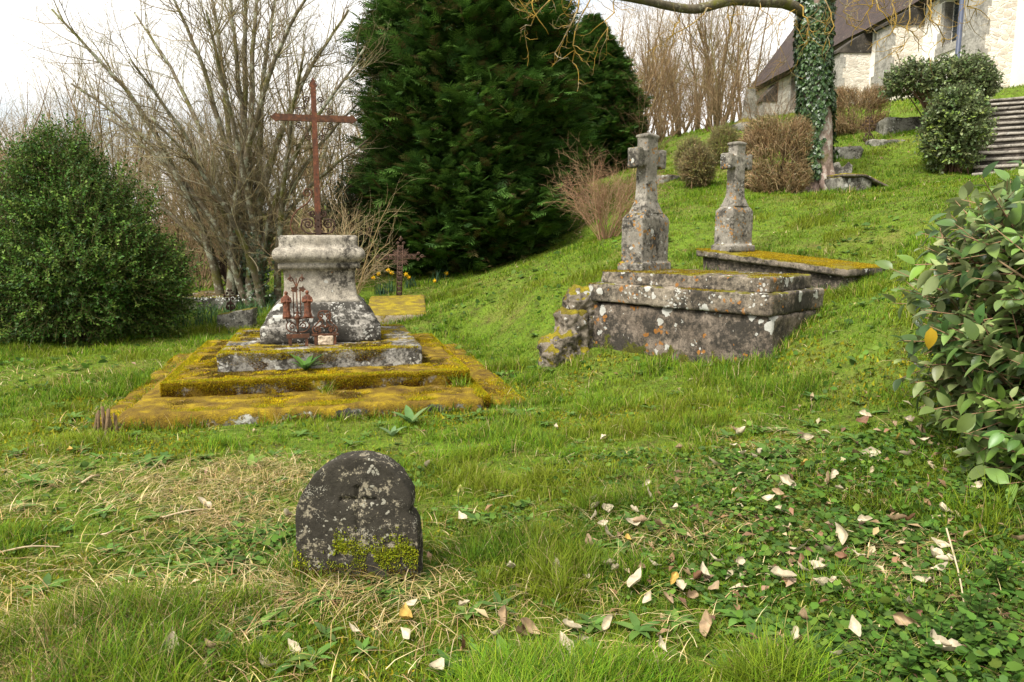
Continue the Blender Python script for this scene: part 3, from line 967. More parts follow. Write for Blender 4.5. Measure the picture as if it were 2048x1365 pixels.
# long S brace at the left, smaller scrolls on both sides, a rosette boss in front
big = smooth_path([(-.27, .0), (-.30, .12), (-.24, .26), (-.10, .37), (-.055, .46)], 22)
sc = flat_scroll(-.105, .47, .055, 1.5, 0, 1)
rod('scroll', [np.concatenate([big, sc])], ic, .009, M['rust'])
for s in (-1, 1):
    c1 = flat_scroll(s * .11, .13, .055, 1.6, PI / 2, s)
    rod('scroll', [np.concatenate([smooth_path([(s * .03, .02), (s * .13, .03), (s * .185, .10), (s * .165, .17), c1[0]], 14), c1])], ic, .010, M['rust_dark'])
    c2 = flat_scroll(s * .06, .245, .035, 1.4, -PI / 2, s)
    rod('scroll', [np.concatenate([smooth_path([(s * .035, .08), (s * .03, .16), (s * .045, .205), c2[0]], 10), c2])], ic, .011, M['rust_dark'])
mb = MB()
for (a, z, hw, hh) in [(0, .05, .045, .05), (0, .135, .034, .035), (0, .21, .038, .04)]:
    o = [(a + hw * (1 + .3 * math.cos(6 * t)) * math.cos(t), z + hh * (1 + .3 * math.cos(6 * t)) * math.sin(t)) for t in np.linspace(0, 2 * PI, 36, endpoint=False)]
    bar_plate(mb, o, .05 + .02 * hh, mp(0, icz, -.03), MR)
mb.build('rosette', M['rust_dark'], ic, smooth=False)


# ------------------------------------------------------------------ iron pieces leaning on the pedestal
def local_plane(org, rot, lean):
    """returns f(a, z, b): point in a leaning upright plane; b>0 towards the back"""
    u = np.array([math.cos(rot), math.sin(rot), 0]); w = np.array([-math.sin(rot), math.cos(rot), 0])

    def f(a, z, b=0.0):
        a = np.asarray(a, float); z = np.asarray(z, float)
        return np.asarray(org) + a[..., None] * u + (b + lean * z)[..., None] * w + z[..., None] * np.array([0, 0, 1.])
    return f


def statuette(name, parent, pf, a, z, h, mat, turn):
    """robed figure, one skin: lofted robe with folds, shoulders, head, folded arms"""
    rings = []
    prof = [(0, .155, .12), (.06, .15, .115), (.2, .125, .10), (.4, .115, .095), (.55, .125, .10), (.66, .125, .095), (.74, .14, .085), (.80, .12, .08), (.835, .06, .055), (.86, .05, .05), (.875, .055, .06), (.91, .072, .075), (.95, .07, .075), (.985, .045, .05), (1.0, .01, .01)]
    k = 22
    th = np.linspace(0, 2 * PI, k, endpoint=False)
    mb = MB()
    vs = []
    for (t, rx, ry) in prof:
        fold = 1 + (.10 * np.sin(th * 6 + t * 3 + turn) + .05 * np.sin(th * 11 + t * 7)) * (1 if t < .7 else 0)
        fr = 1 + .18 * math.exp(-((t - .6) / .1) ** 2) * np.clip(-np.sin(th), 0, 1)
        vs.append(pf(a + rx * h * np.cos(th) * fold, np.full(k, z + t * h), 0) + (pf(0, 0, 1) - pf(0, 0, 0)) * (ry * h * np.sin(th) * fold * fr - .02)[:, None])
    v = np.array(vs); n = len(prof)
    i = np.arange(n - 1)[:, None] * k; j = np.arange(k)[None]
    q = np.stack([i + j, i + (j + 1) % k, i + k + (j + 1) % k, i + k + j], -1).reshape(-1, 4)
    mb.add(v.reshape(-1, 3), [q, np.array([list(range((n - 1) * k, n * k))]), np.array([list(range(k))[::-1]])])
    for s in (-1, 1):   # folded arms
        ap = [(a + s * .135 * h, z + .75 * h), (a + s * .17 * h, z + .58 * h), (a + s * .02 * h, z + .62 * h)]
        pp = np.array([pf(*ap[0], -.02), pf(*ap[1], -.035), pf(*ap[2], -.055)])
        tubes(mb, [(smooth_path(pp, 8), np.linspace(.046, .036, 8) * h)], 8)
    v, f = remesh([(np.concatenate(mb.v), [tuple(x) for q in mb.f for x in q])], .0045, 1, .002, 40, turn)
    return MB().add(v, f).build(name, mat, parent)


o1 = P(597, 690, 7.62); o1[2] = .45
pf = local_plane(o1, MR, .12)
ga = empty('iron_grave_ornament', o1, 'rusty iron ornament with two small robed figures leaning on the pedestal', 'grave ornament')
# stand: two feet and a bar
mb = MB()
for s in (-1, 1):
    bar_plate(mb, [(s * .082 - .016, -.01), (s * .082 + .016, -.01), (s * .082 + .016, .085), (s * .082 - .016, .085)], .02, o1, MR)
bar_plate(mb, [(-.115, .083), (.115, .083), (.115, .125), (-.115, .125)], .028, o1 + np.array([0, .0, 0]), MR)
mb.build('stand', M['rust'], ga, smooth=False)
paths = []
for s in (-1, 1):
    c = flat_scroll(s * .055, .205, .036, 1.3, PI, -s) if s > 0 else flat_scroll(s * .055, .205, .036, 1.3, 0, -s)
    paths.append(np.concatenate([smooth_path([(s * .005, .14), (s * .075, .15), (s * .115, .19), (s * .10, .245), (s * .055, .245), c[0]], 18), c]))
    paths.append(smooth_path([(s * .10, .245), (s * .11, .285), (s * .05, .29), (0, .27)], 10))
    c2 = flat_scroll(s * .055, .685, .028, 1.3, 0 if s > 0 else PI, s)
    paths.append(np.concatenate([smooth_path([(0, .60), (s * .02, .655), (s * .05, .715), c2[0]], 12), c2]))
    paths.append(np.array([(s * .035, .30), (s * .035, .60)]))
    paths.append(smooth_path([(s * .035, .33), (s * .0, .36), (0, .40)], 8))
    paths.append(np.array([(s * .06, .68), (s * .06, .74)]))
paths.append(np.array([(0, .13), (0, .70)]))
fr_ = rod('scroll_frame', paths, ga, .0065, M['rust'], 0, pf)
mb = MB()
for s in (-1, 1):
    o = [(s * .04 + .032 * (1 + .25 * math.cos(5 * t)) * math.cos(t), .585 + .028 * (1 + .25 * math.cos(5 * t)) * math.sin(t)) for t in np.linspace(0, 2 * PI, 20, endpoint=False)]
    v, f = prism(o, .012, pf(0, 0), MR); v = v + np.array([0, .12 * .585, 0]); mb.add(v, f)
mb.build('rosette', M['rust'], fr_, smooth=False)
tz = np.array([.17, .20, .27, .285, .30, .315, .33, .345, .36]); tr = np.array([.006, .012, .018, .03, .032, .02, .012, .016, .004])
mb = MB(); tubes(mb, [(pf(np.zeros(9), tz, -.01), tr)], 10); mb.build('finial', M['rust'], ga)
plat = MB()
for s in (-1, 1):
    v, f = prism([(s * .10 - .055, .285), (s * .10 + .055, .285), (s * .10 + .05, .302), (s * .10 - .05, .302)], .07, pf(0, 0), MR); MB().add(v + np.array([0, .12 * .29, 0]), f).build('bracket', M['rust'], ga, smooth=False)
st1 = statuette('statuette', ga, pf, -.105, .30, .27, M['rust_red'], 1)
st2 = statuette('statuette', ga, pf, .105, .30, .275, M['rust_red'], 2.3)
st1['label'] = 'robed figure turned to the right'; st2['label'] = 'robed figure with a cloak over one arm'

o2 = P(651, 690, 7.70); o2[2] = .45
pf2 = local_plane(o2, MR, .10)
gb = empty('iron_scroll_ornament', o2, 'rusty lyre-shaped iron scroll piece on two legs, framing a rough stone', 'grave ornament')
mb = MB()
for s in (-1, 1):
    bar_plate(mb, [(s * .095 - .017, -.01), (s * .095 + .017, -.01), (s * .095 + .017, .10), (s * .095 - .017, .10)], .02, o2, MR)
bar_plate(mb, [(-.138, .098), (.138, .098), (.138, .118), (-.138, .118)], .03, o2, MR)
mb.build('stand', M['rust'], gb, smooth=False)
paths = []
for s in (-1, 1):
    c = flat_scroll(s * .075, .165, .035, 1.5, -PI / 2, -s)
    paths.append(np.concatenate([smooth_path([(0, .355), (s * .05, .345), (s * .065, .30), (s * .045, .265), (s * .085, .215), (s * .125, .17), (s * .11, .125), c[0]], 26), c]))
    c = flat_scroll(s * .035, .30, .025, 1.2, 0 if s > 0 else PI, s)
    paths.append(np.concatenate([c[::-1], smooth_path([c[0], (s * .02, .255), (s * .03, .215), (s * .06, .195)], 10)[1:]]))
paths.append(smooth_path([(-.055, .20), (0, .185), (.055, .20)], 10))
rod('scroll_frame', paths, gb, .0085, M['rust'], 0, pf2)
mb = MB()
for (a, z) in [(-.045, .265), (.045, .265), (-.02, .20), (.02, .20), (-.055, .145), (.055, .145), (0, .345)]:
    o = [(a + .014 * math.cos(t), z + .014 * math.sin(t)) for t in np.linspace(0, 2 * PI, 10, endpoint=False)]
    v, f = prism(o, .02, pf2(0, 0), MR); MB().add(v + np.array([0, .1 * z, 0]), f).build('collar', M['rust'], gb, smooth=False)
o3 = pf2(0.005, 0.0, .03)
v, f = remesh([block((o3[0], o3[1], .446), (.155, .10, .105), MR + .05, .012, 9, 0)], .008, 1, .012, 16, 6)
tag(MB().add(v, f).build('stone_block', M['rubble'], None, (o3[0], o3[1], .446)), 'small rough pinkish stone block under the iron scroll piece', 'stone')


# ------------------------------------------------------------------ box tombs on the slope
def frame(Lp, Cp, Rp):
    L_, C_, R_ = P(*Lp), P(*Cp), P(*Rp)
    u = (L_ - C_)[:2]; ln = np.linalg.norm(u); u = u / ln
    v = np.array([u[1], -u[0]])
    if v @ (R_ - C_)[:2] < 0: v = -v
    return C_, u, v, ln, v @ (R_ - C_)[:2], (L_[2] - C_[2]) / ln


def stone_cross(parent, c, rot, z0, ph, pw, pt, top, arm_z, arm_h, arm_w, sh_w, sh_t, seed):
    """pedestal with chamfered cap and a cross with short arms; rot = direction of the arms"""
    v, f = remesh([loft((c[0], c[1], 0), [(pw / 2 + .035, z0), (pw / 2 + .035, z0 + .09), (pw / 2, z0 + .10), (pw / 2, z0 + ph), (pw / 2 - .05, z0 + ph + .06), (pw / 2 - .05, z0 + ph + .062)], rot, 10, .01, .0, seed, pt / pw)], .014, 1, .006, 8, seed)
    MB().add(v, f).build('pedestal', M['cross'], parent)
    zb = z0 + ph + .055
    hs = sh_w / 2
    # shaft with flared foot
    foot = loft((c[0], c[1], 0), [(hs * 1.7, zb), (hs * 1.45, zb + .05), (hs * 1.1, zb + .14), (hs * 1.02, zb + .24), (hs, zb + .27), (hs * .97, top - .05), (hs * 1.12, top - .045), (hs * 1.10, top - .02), (hs * .5, top)], rot, 8, .008, 0, seed, sh_t / sh_w)
    u = np.array([math.cos(rot), math.sin(rot)])
    arms = [block((c[0] + u[0] * 0, c[1] + u[1] * 0, arm_z - arm_h / 2), (arm_w, sh_t * .92, arm_h), rot, .01, 9, 0)]
    brs = []
    for s in (-1, 1):   # splayed arm ends
        q = c[:2] + u * s * (arm_w / 2 - .05)
        brs.append(block((q[0], q[1], arm_z - arm_h / 2 - .022), (.10, sh_t, arm_h + .044), rot, .015, 9, 0))
    v, f = remesh([foot] + arms + brs, .0115, 1, .005, 10, seed + 3)
    MB().add(v, f).build('cross', M['cross'], parent)


def moss_on(name, parent, rng, C_, u, v, ln, wd, z, n, patch, slope=0, cols=MOSSC, h=.014, inset=.0):
    a = inset + rng.random(n) * (ln - 2 * inset); b = inset + rng.random(n) * (wd - 2 * inset)
    k = fbm(a * 2.5 + 3, b * 2.5 + 7, int(rng.integers(1000)), 4) > patch
    a, b = a[k], b[k]
    pt = np.stack([C_[0] + u[0] * a + v[0] * b, C_[1] + u[1] * a + v[1] * b, z + slope * a], 1)
    moss_fuzz(name, parent, rng, pt, np.tile([0, 0, 1.], (len(a), 1)), jcol(rng, len(a), cols, .35), h)


# tomb with the two-step base
C_, u, v_, ln, wd, sl = frame((1174, 572, 8.45), (1546, 589, 6.85), (1676, 582, 7.55))
wd = max(wd, .95)
ru = math.atan2(u[1], u[0])
top = C_[2]


def tl(a, b, z): return np.array([C_[0] + u[0] * a + v_[0] * b, C_[1] + u[1] * a + v_[1] * b, z])


EXC.append((*tl(ln / 2, wd / 2, 0)[:2], ru, ln / 2 + .0, wd / 2 + .0))
tA = empty('stone_tomb', tl(ln / 2, wd / 2, top - .7), 'large lichen-spotted tomb with two-stepped base and the nearer stone cross', 'tomb')
tA['group'] = 'stone tombs with crosses'
va, fa = remesh([block(tl(ln / 2 + .02, wd / 2 + .03, top - 1.1), (ln + .02, wd - .03, 1.1 - .215), ru, .02, 9, 0)], .024, 1, .016, 4, 31)
MB().add(va, fa).build('base_wall', M['tombwall'], tA)
parts = [block(tl(ln * .31, wd / 2, top - .212), (ln * .62 - .006, wd, .212), ru, .012, 9, 0), block(tl(ln * .81, wd / 2 + .005, top - .205), (ln * .38 - .006, wd, .208), ru, .012, 9, 0)]
va, fa = remesh(parts, .018, 1, .010, 6, 32)
MB().add(va, fa).build('kerb_course', M['tomb'], tA)
i1 = .10
va, fa = remesh([block(tl(ln / 2 + .0, wd / 2 + .02, top - .01), (ln - 2 * i1, wd - 2.2 * i1, .152), ru, .012, 9, 0)], .016, 1, .010, 6, 33)
led = MB().add(va, fa).build('ledger', M['tomb'], tA)
MOSSG = [(.26, .20, .010), (.16, .14, .010), (.11, .055, .010), (.16, .085, .012), (.30, .24, .012)]
moss_on('moss', led, rnd(5), tl(i1, i1 * 1.2, 0), u, v_, ln - 2 * i1, wd - 2.2 * i1, top + .138, 34000, .42, 0, MOSSG, .013)
moss_on('moss', tA, rnd(6), tl(.0, .0, 0), u, v_, ln, .10, top - .004, 5000, .46, 0, MOSSG, .013)
pc = tl(ln - .36, wd / 2 + .03, 0)
stone_cross(tA, pc, math.atan2(v_[1], v_[0]), top + .135, .59, .52, .30, 2.73, 2.45, .175, .55, .215, .155, 41)

# tomb with the overhanging ledger
C_, u, v_, ln, wd, sl = frame((1391, 498, 10.2), (1696, 537, 8.35), (1756, 526, 8.95))
ru = math.atan2(u[1], u[0]); top = C_[2]
EXC.append((*tl(ln / 2, wd / 2, 0)[:2], ru, ln / 2 - .05, wd / 2 - .05))
tB = empty('stone_tomb', tl(ln / 2, wd / 2, top - .4), 'tomb under an overhanging ledger thick with yellow moss, farther stone cross at its head', 'tomb', 'stone tombs with crosses')


def shear(v, slope):
    w = v.copy(); a = (w[:, 0] - C_[0]) * u[0] + (w[:, 1] - C_[1]) * u[1]
    w[:, 2] += slope * a
    return w


va, fa = remesh([block(tl(ln / 2, wd / 2, top - .75), (ln - .14, wd - .14, .67), ru, .015, 9, 0)], .022, 1, .012, 5, 34)
MB().add(shear(va, sl), fa).build('base_wall', M['tombwall'], tB)
va, fa = remesh([block(tl(ln / 2, wd / 2, top - .10), (ln, wd, .10), ru, .02, 9, 0)], .016, 2, .010, 5, 35)
led = MB().add(shear(va, sl), fa).build('ledger', M['tombslab'], tB)
moss_on('moss', led, rnd(7), tl(0, 0, 0), u, v_, ln, wd, top - .002, 60000, .33, sl, [(.36, .26, .010), (.26, .18, .010), (.18, .10, .012), (.40, .31, .014)], .013)
pc = tl(ln - .34, wd / 2 - .07, 0)
stone_cross(tB, pc, math.atan2(v_[1], v_[0]), top + sl * (ln - .34) - .01, .54, .43, .30, top + 1.60, top + 1.335, .165, .49, .185, .155, 43)

# mossy rubble beside the tomb
for i, (px, py, d, h, rz, lab) in enumerate([(1163, 640, 8.62, (.40, .46, .80), .15, 'topmost dark stone of the mossy steps against the left end of the tomb'),
                                             (1140, 660, 8.50, (.36, .46, .62), .25, 'middle mossy stone stepping down left of the tomb'),
                                             (1114, 690, 8.42, (.34, .44, .44), .45, 'lowest moss-capped stone left of the tomb, half grown over')]):
    q = P(px, py, d); q[2] = g1(q[0], q[1]) - .12
    v, f = remesh([block(q, h, rz, .05, 9, 0, i, .82)], .018, 1, .07, 5, 50 + i)
    o = MB().add(v, f).build('mossy_stone', M['tombslab'], None, q)
    tag(o, lab, 'stone')

# ------------------------------------------------------------------ foreground headstone
hp = at(718, 3.26) - [0, 0, .02]
out = [(-.292, -.25), (-.288, .0), (-.283, .30), (-.27, .38), (-.235, .45), (-.18, .515), (-.10, .565), (-.02, .588), (.05, .59), (.12, .572), (.19, .53), (.245, .47), (.272, .42), (.272, .365), (.262, .345), (.283, .315), (.300, .26), (.302, .0), (.30, -.25)]
HR = math.radians(-3)
v, f = remesh([prism(smooth_path(np.array(out) * [.97, 1.04], 60), .115, hp, HR, (-.01, .07))], .0085, 1, .006, 9, 61)
# incised cross
ca, sa = math.cos(HR), math.sin(HR)
lx = (v[:, 0] - hp[0]) * ca + (v[:, 1] - hp[1]) * sa; lz = v[:, 2] - hp[2]
ly = -(v[:, 0] - hp[0]) * sa + (v[:, 1] - hp[1]) * ca - .07 * lz
fr_m = ly < -.03
g_ = np.maximum(np.exp(-((lx - .012) / .011) ** 2) * (lz > .25) * (lz < .485), np.exp(-((lz - .415) / .010) ** 2) * (np.abs(lx - .012) < .085))
v[:, 1] += np.where(fr_m, g_ * .016, 0)
hs = MB().add(v, f).build('headstone', M['headstone'], None, hp)
tag(hs, 'small dark round-topped headstone with an incised cross and pale lichen', 'headstone')
EXC.append((hp[0], hp[1] + .01, HR, .29, .05))
# feathery moss shelf across its face
r = rnd(62)
m = 22000
a = r.random(m) * .58 - .29; z = r.random(m) * .30
dens = np.where(a > -.10, np.exp(-((z - .17 + .02 * np.sin(a * 20)) / .055) ** 2), 0) + 1.0 * np.exp(-(z / .08) ** 2) + .5 * np.exp(-((a + .27) / .05) ** 2) * np.exp(-(z / .12) ** 2)
k = (r.random(m) < dens) & (fbm(a * 14 + 9, z * 14, 5, 3) > .36)
a, z = a[k], z[k]
pt = np.stack([hp[0] + a * ca + .06 * sa, hp[1] + a * sa - .058 + .07 * z, hp[2] + z], 1)
mc = np.where((z > .10)[:, None], jcol(r, len(a), [(.26, .30, .015), (.18, .23, .012), (.33, .33, .02)], .3), jcol(r, len(a), [(.14, .10, .012), (.11, .06, .012), (.15, .14, .015)], .3))
mbm = MB()
dd = nrm(np.tile([0, -1., .25], (len(a), 1)) + r.normal(size=(len(a), 3)) * .6)
place(mbm, (np.array([(-.12, 0, 0), (.12, 0, 0), (.10, .6, .1), (0, 1, 0), (-.10, .6, .1)]), np.array([(0, 1, 2, 4)])), pt, dd, usph(r, len(a)), .0125 * (.5 + r.random(len(a))), mc)
tag(mbm.build('moss', M['moss'], hs), kind='stuff')

# ------------------------------------------------------------------ other graves
# yellow moss slab and the lattice iron cross behind the monument
a0 = P(740, 642, 11.6); b0 = P(848, 642, 11.6); c0 = P(838, 598, 13.3)
q = (P(740, 640, 11.8) + P(842, 598, 13.4)) / 2
zz = max(g1(q[0], q[1]), q[2]) + .02
w_ = .98; l_ = 1.75; ry = math.atan2(13.4 - 11.8, P(842, 598, 13.4)[0] - P(846, 640, 11.8)[0]) - PI / 2
v, f = remesh([block((q[0], q[1], -.3), (w_, l_, .36), ry, .02, 9, 0)], .025, 1, .014, 3, 71)
sl_ = (g1(q[0], q[1] + .9) - g1(q[0], q[1] - .9)) / 1.8
v[:, 2] += zz + sl_ * (v[:, 1] - q[1])
slab_y = MB().add(v, f).build('grave_slab', M['slab'], None, (q[0], q[1], zz))
tag(slab_y, 'flat ledger slab carpeted in yellow moss before the lattice iron cross', 'grave slab', 'flat grave slabs')
EXC.append((q[0], q[1], ry, w_ / 2, l_ / 2))

lc = at(798, 14.1)
LR = math.radians(14)
ir = empty('iron_lattice_cross', lc, 'dark rusty openwork iron cross with rays and curled ends, near daffodils', 'iron cross', 'iron grave crosses')
LLEAN = .05


def lp(a, z, b=0.0):
    a = np.asarray(a, float) + LLEAN * np.asarray(z, float); z = np.asarray(z, float)
    return np.stack([lc[0] + a * math.cos(LR) - b * math.sin(LR), lc[1] + a * math.sin(LR) + b * math.cos(LR), lc[2] + z], -1)


def lattice(name, p0, p1, w, n, parent):
    mb = MB(); p0 = np.array(p0); p1 = np.array(p1)
    d = (p1 - p0) / np.linalg.norm(p1 - p0); s = np.array([-d[1], d[0]])
    L = []
    for k in (-1, 1): L.append(np.array([p0 + s * k * w, p1 + s * k * w]))
    for i in range(n):
        a = p0 + (p1 - p0) * i / n; b = p0 + (p1 - p0) * (i + 1) / n; m_ = (a + b) / 2
        ring = np.array([m_ + .75 * w * np.array([math.cos(t), math.sin(t)]) for t in np.linspace(0, 2 * PI, 9)])
        L.append(ring); L.append(np.array([a - s * w, b - s * -w])); L.append(np.array([a + s * w, b - s * w]))
    tubes(mb, [(lp(q_[:, 0], q_[:, 1]), np.full(len(q_), .011)) for q_ in L], 5)
    return mb.build(name, M['rust_mid'], parent)


zc2 = .80
lattice('shaft', (0, -.05), (0, 1.02), .045, 11, ir)
lattice('cross_arm', (-.31, zc2), (.31, zc2), .042, 7, ir)
for (dx, dz) in [(0, 1), (-1, 0), (1, 0)]:
    bx, bz = dx * .31, (zc2 if dx else 1.02)
    L = []
    for s in (-1, 1):
        off = (0, s * .055) if dx else (s * .055, 0)
        L.append(flat_scroll(bx + dx * .03 + off[0], bz + dz * .03 + off[1], .03, 1.2, 0, 1, 18))
    L.append(flat_scroll(bx + dx * .10, bz + dz * .10, .04, 1.1, 0, 1, 18))
    L.append(np.array([(bx + dx * .06, bz + dz * .06), (bx + dx * .17, bz + dz * .17)]))
    mb = MB(); tubes(mb, [(lp(q_[:, 0], q_[:, 1]), np.full(len(q_), .012)) for q_ in L], 5)
    mb.build('finial', M['rust_mid'], ir)
for k in range(4):
    an = PI / 4 + k * PI / 2
    for j in (-.22, 0, .22):
        mb = MB()
        aa = an + j; L_ = .235 if j == 0 else .19
        o = [(.05 * math.cos(aa), zc2 + .05 * math.sin(aa)), (.13 * math.cos(aa + .12), zc2 + .13 * math.sin(aa + .12)), (L_ * math.cos(aa), zc2 + L_ * math.sin(aa)), (.13 * math.cos(aa - .12), zc2 + .13 * math.sin(aa - .12))]
        v, f = prism([(x + LLEAN * z, z) for x, z in o], .008, lc, LR)
        mb.add(v, f).build('ray', M['rust_mid'], ir, smooth=False)

# leaning little headstone, leaf-strewn slab and ornate iron crosses at the left
q = P(470, 656, 12.3); q[2] = g1(q[0], q[1])
v, f = remesh([block((q[0], q[1], q[2] - .2), (.60, .30, .48), .10, .012, 9, 0, 0, 1, (.10, .1))], .016, 1, .008, 7, 72)
v[:, 2] += .18 * (v[:, 0] - q[0])
o = MB().add(v, f).build('grave_stone', M['greystone'], None, q)
tag(o, 'small tilted grey grave block with a mossy top, left of the monument', 'grave stone')
EXC.append((q[0], q[1], .1, .3, .15))
q = at(437, 15.2)
v, f = remesh([block((q[0], q[1], q[2] - .1), (1.12, 1.7, .33), .12, .015, 9, 0)], .025, 1, .012, 5, 73)
sl2 = empty('grave_slab', (q[0], q[1], q[2]), 'low grey tomb slab strewn with brown leaves beside the bushy tree', 'grave slab', 'flat grave slabs')
MB().add(v, f).build('ledger', M['greystone'], sl2)
EXC.append((q[0], q[1], .12, .56, .85))
r = rnd(74); mb = MB(); m = 700
pp = np.stack([q[0] + (r.random(m) - .5) * 1.05, q[1] + (r.random(m) - .5) * 1.6, np.full(m, q[2] + .235)], 1)
place(mb, leaf_tpl(.5, .15, .3, 1), pp, usph(r, m) * [1, 1, .2], usph(r, m) * .4 + [0, 0, 1], .06, jcol(r, m, [(.12, .06, .035), (.17, .09, .05), (.09, .05, .03)], .3))
tag(mb.build('fallen_leaves', M['litter'], sl2), kind='stuff')


def ornate(name, base, rot, h, lab, lean=0.0, head=True):
    rt = empty(name, base, lab, 'iron cross', 'iron grave crosses')
    fpl = local_plane(base, rot, .03)
    pf_ = lambda a, z: fpl(np.asarray(a) + lean * np.asarray(z), z)
    mb = MB(); tubes(mb, [(pf_(np.array([0, 0]), np.array([-.1, h])), np.array([.014, .012]))], 6)
    tubes(mb, [(pf_(np.array([-.24, .24]) * h, np.array([.72, .72]) * h), np.array([.012, .012]))], 6)
    mb.build('shaft', M['rust_dark'], rt)
    L = []
    for s in (-1, 1):
        for (cx, cz, rr) in [(.13, .86, .055), (.13, .58, .055), (.10, .34, .07), (.26, .72, .05), (.07, 1.0, .045), (.12, .12, .08)]:
            L.append(flat_scroll(s * cx * h, cz * h, rr * h, 1.3, PI / 2 * s, s, 18))
        L.append(smooth_path([(s * .05 * h, .02 * h), (s * .22 * h, .12 * h), (s * .14 * h, .3 * h), (s * .02 * h, .45 * h)], 12))
    mb = MB(); tubes(mb, [(pf_(q_[:, 0], q_[:, 1]), np.full(len(q_), .012)) for q_ in L], 5)
    mb.build('scrollwork', M['rust_dark'], rt)
    if head:
        o = [(.17 * h * (1 + .12 * math.cos(7 * t)) * math.cos(t) * .8, .74 * h + .2 * h * (1 + .12 * math.cos(7 * t)) * math.sin(t)) for t in np.linspace(0, 2 * PI, 30, endpoint=False)]
        mb = MB(); v, f = prism([(x + lean * z, z) for x, z in o], .014, base + np.array([0, .03, 0]), rot); mb.add(v, f)
        mb.build('back_plate', M['rust_dark'], rt, smooth=False)
    return rt


ornate('iron_grave_cross', at(454, 14.9) + [0, 0, .0], .2, 1.05, 'dark scrolled iron grave cross standing among twigs left of the monument', .04)
ornate('iron_grave_cross', at(463, 12.75) + [0, 0, .26], .1, .34, 'low reddish wrought-iron remnant just behind the small tilted stone', .0, False)

# graves up the hill
def slab_at(px, d, size, rot, h, lab, mat, seed, name='grave_slab', cat='grave slab', grp='flat grave slabs', exc=True):
    q = at(px, d)
    v, f = remesh([block((q[0], q[1], q[2] - .35), (size[0], size[1], .35 + h), rot, .025, 9, 0)], .03, 1, .02, 4, seed)
    o = MB().add(v, f).build(name, mat, None, q)
    tag(o, lab, cat, grp)
    if exc: EXC.append((q[0], q[1], rot, size[0] / 2, size[1] / 2))
    return o


slab_at(1692, 18.3, (.75, 1.2), -.5, .08, 'mossy slab on the hill just right of the ivy trunk', M['greystone'], 81)
slab_at(1798, 20.6, (1.1, 1.4), -.2, .16, 'long brown slab highest on the hill below the church hedge', M['greystone'], 82)
slab_at(1345, 17.6, (.9, .4), .5, .12, 'pale low kerbstone between the two stone crosses', M['greystone'], 83, 'kerb_stone', 'kerb stone', None)
slab_at(1780, 18.9, (1.1, .4), .15, .06, 'broken sunken kerb among dead leaves below the long brown slab', M['greystone'], 84, 'kerb_stone', 'kerb stone', None)

q = at(1704, 15.4)
tC = empty('collapsed_tomb', q, 'collapsed grey box tomb with a broken notched headstone right of the ivy trunk', 'tomb')
v, f = remesh([block((q[0] - .15, q[1], q[2] - .3), (.72, .75, .56), .1, .02, 9, 0)], .025, 1, .012, 5, 85)
MB().add(v, f).build('chest', M['greystone'], tC)
v, f = remesh([block((q[0] + .05, q[1], q[2] + .255), (1.0, .85, .07), .1, .015, 9, 0, 0, 1, (0, 0))], .018, 1, .012, 5, 86)
v[:, 2] -= np.clip(v[:, 0] - q[0] - .05, 0, 1) * .42
MB().add(v, f).build('ledger', M['tombslab'], tC)
hq = np.array([q[0] - .05, q[1] + .5, q[2] + .2])
v, f = remesh([prism([(-.21, -.3), (.21, -.3), (.2, .36), (.10, .43), (.04, .36), (-.02, .33), (-.08, .44), (-.2, .42)], .10, hq, -.25, (.12, .1))], .014, 1, .01, 7, 87)
MB().add(v, f).build('headstone', M['greystone'], tC)
EXC.append((q[0], q[1], .1, .45, .4))

ornate('iron_grave_cross', at(1737, 19.2), .1, .62, 'tiny dark iron cross standing alone on the hill below the hedge', .0, False)
q = at(1498, 25.5)
v, f = remesh([loft((q[0], q[1], q[2] - .1), [(.42, 0), (.40, .25), (.22, .40), (.19, .5), (.13, 1.35), (.10, 1.40), (.0, 1.41)], .3, 8, .01, 0)], .025, 1, .012, 6, 88)
o = MB().add(v, f).build('obelisk', M['greystone'], None, q)
tag(o, 'slim grey stone obelisk on the skyline beneath the church gable', 'obelisk')

# little stump sticks at the monument's near left corner
st = at(212, 5.75)
root = empty('cut_stump', st, 'cluster of short brown cut stems at the near left corner of the steps', 'stump')
r = rnd(91)
for i in range(9):
    p = st + np.array([(r.random() - .5) * .24, (r.random() - .5) * .2, -.04])
    hgt = .10 + .12 * r.random()
    e = p + np.array([(r.random() - .5) * .08, (r.random() - .5) * .05, hgt + .04])
    mb = MB(); tubes(mb, [(np.array([p, (p + e) / 2, e]), np.array([.014, .012, .010]) * (.7 + .7 * r.random()))], 7, [(.13, .075, .04)])
    mb.build('stem', M['bark_brown'], root)
# ------------------------------------------------------------------ church, stairs, pole
B0 = np.array([14.85, 20.0])
CA = nrm(np.array([-.05, .9987])); CN = np.array([-CA[1], CA[0]])   # along the wall, outward


def cp(s, o, z):
    q = B0 + CA * s + CN * o
    return np.array([q[0], q[1], z])


def onwall(px, py, out=0.0):
    r = ray(px, py)
    base = np.array([*(B0 + CN * out), 0])
    n = np.array([*CN, 0])
    t = ((base - EYE) @ n) / (r @ n)
    p = EYE + r * t
    return (p[:2] - B0) @ CA, p[2]


def outat(px, py, s):
    """projection of a corner standing out from the wall at s, seen at px"""
    best = min(np.linspace(0, 3, 601), key=lambda o: abs(pxof(cp(s, o, 8.))[0] - px))
    r = ray(px, py); q = cp(s, best, 0)
    t = q[1] / r[1]
    return best, EYE[2] + r[2] * t


def pxof(p):
    d = np.asarray(p, float) - EYE
    f = d[1] * CT - d[2] * ST; u_ = d[1] * ST + d[2] * CT
    return 1024 + F * d[0] / f, 682.5 - F * u_ / f


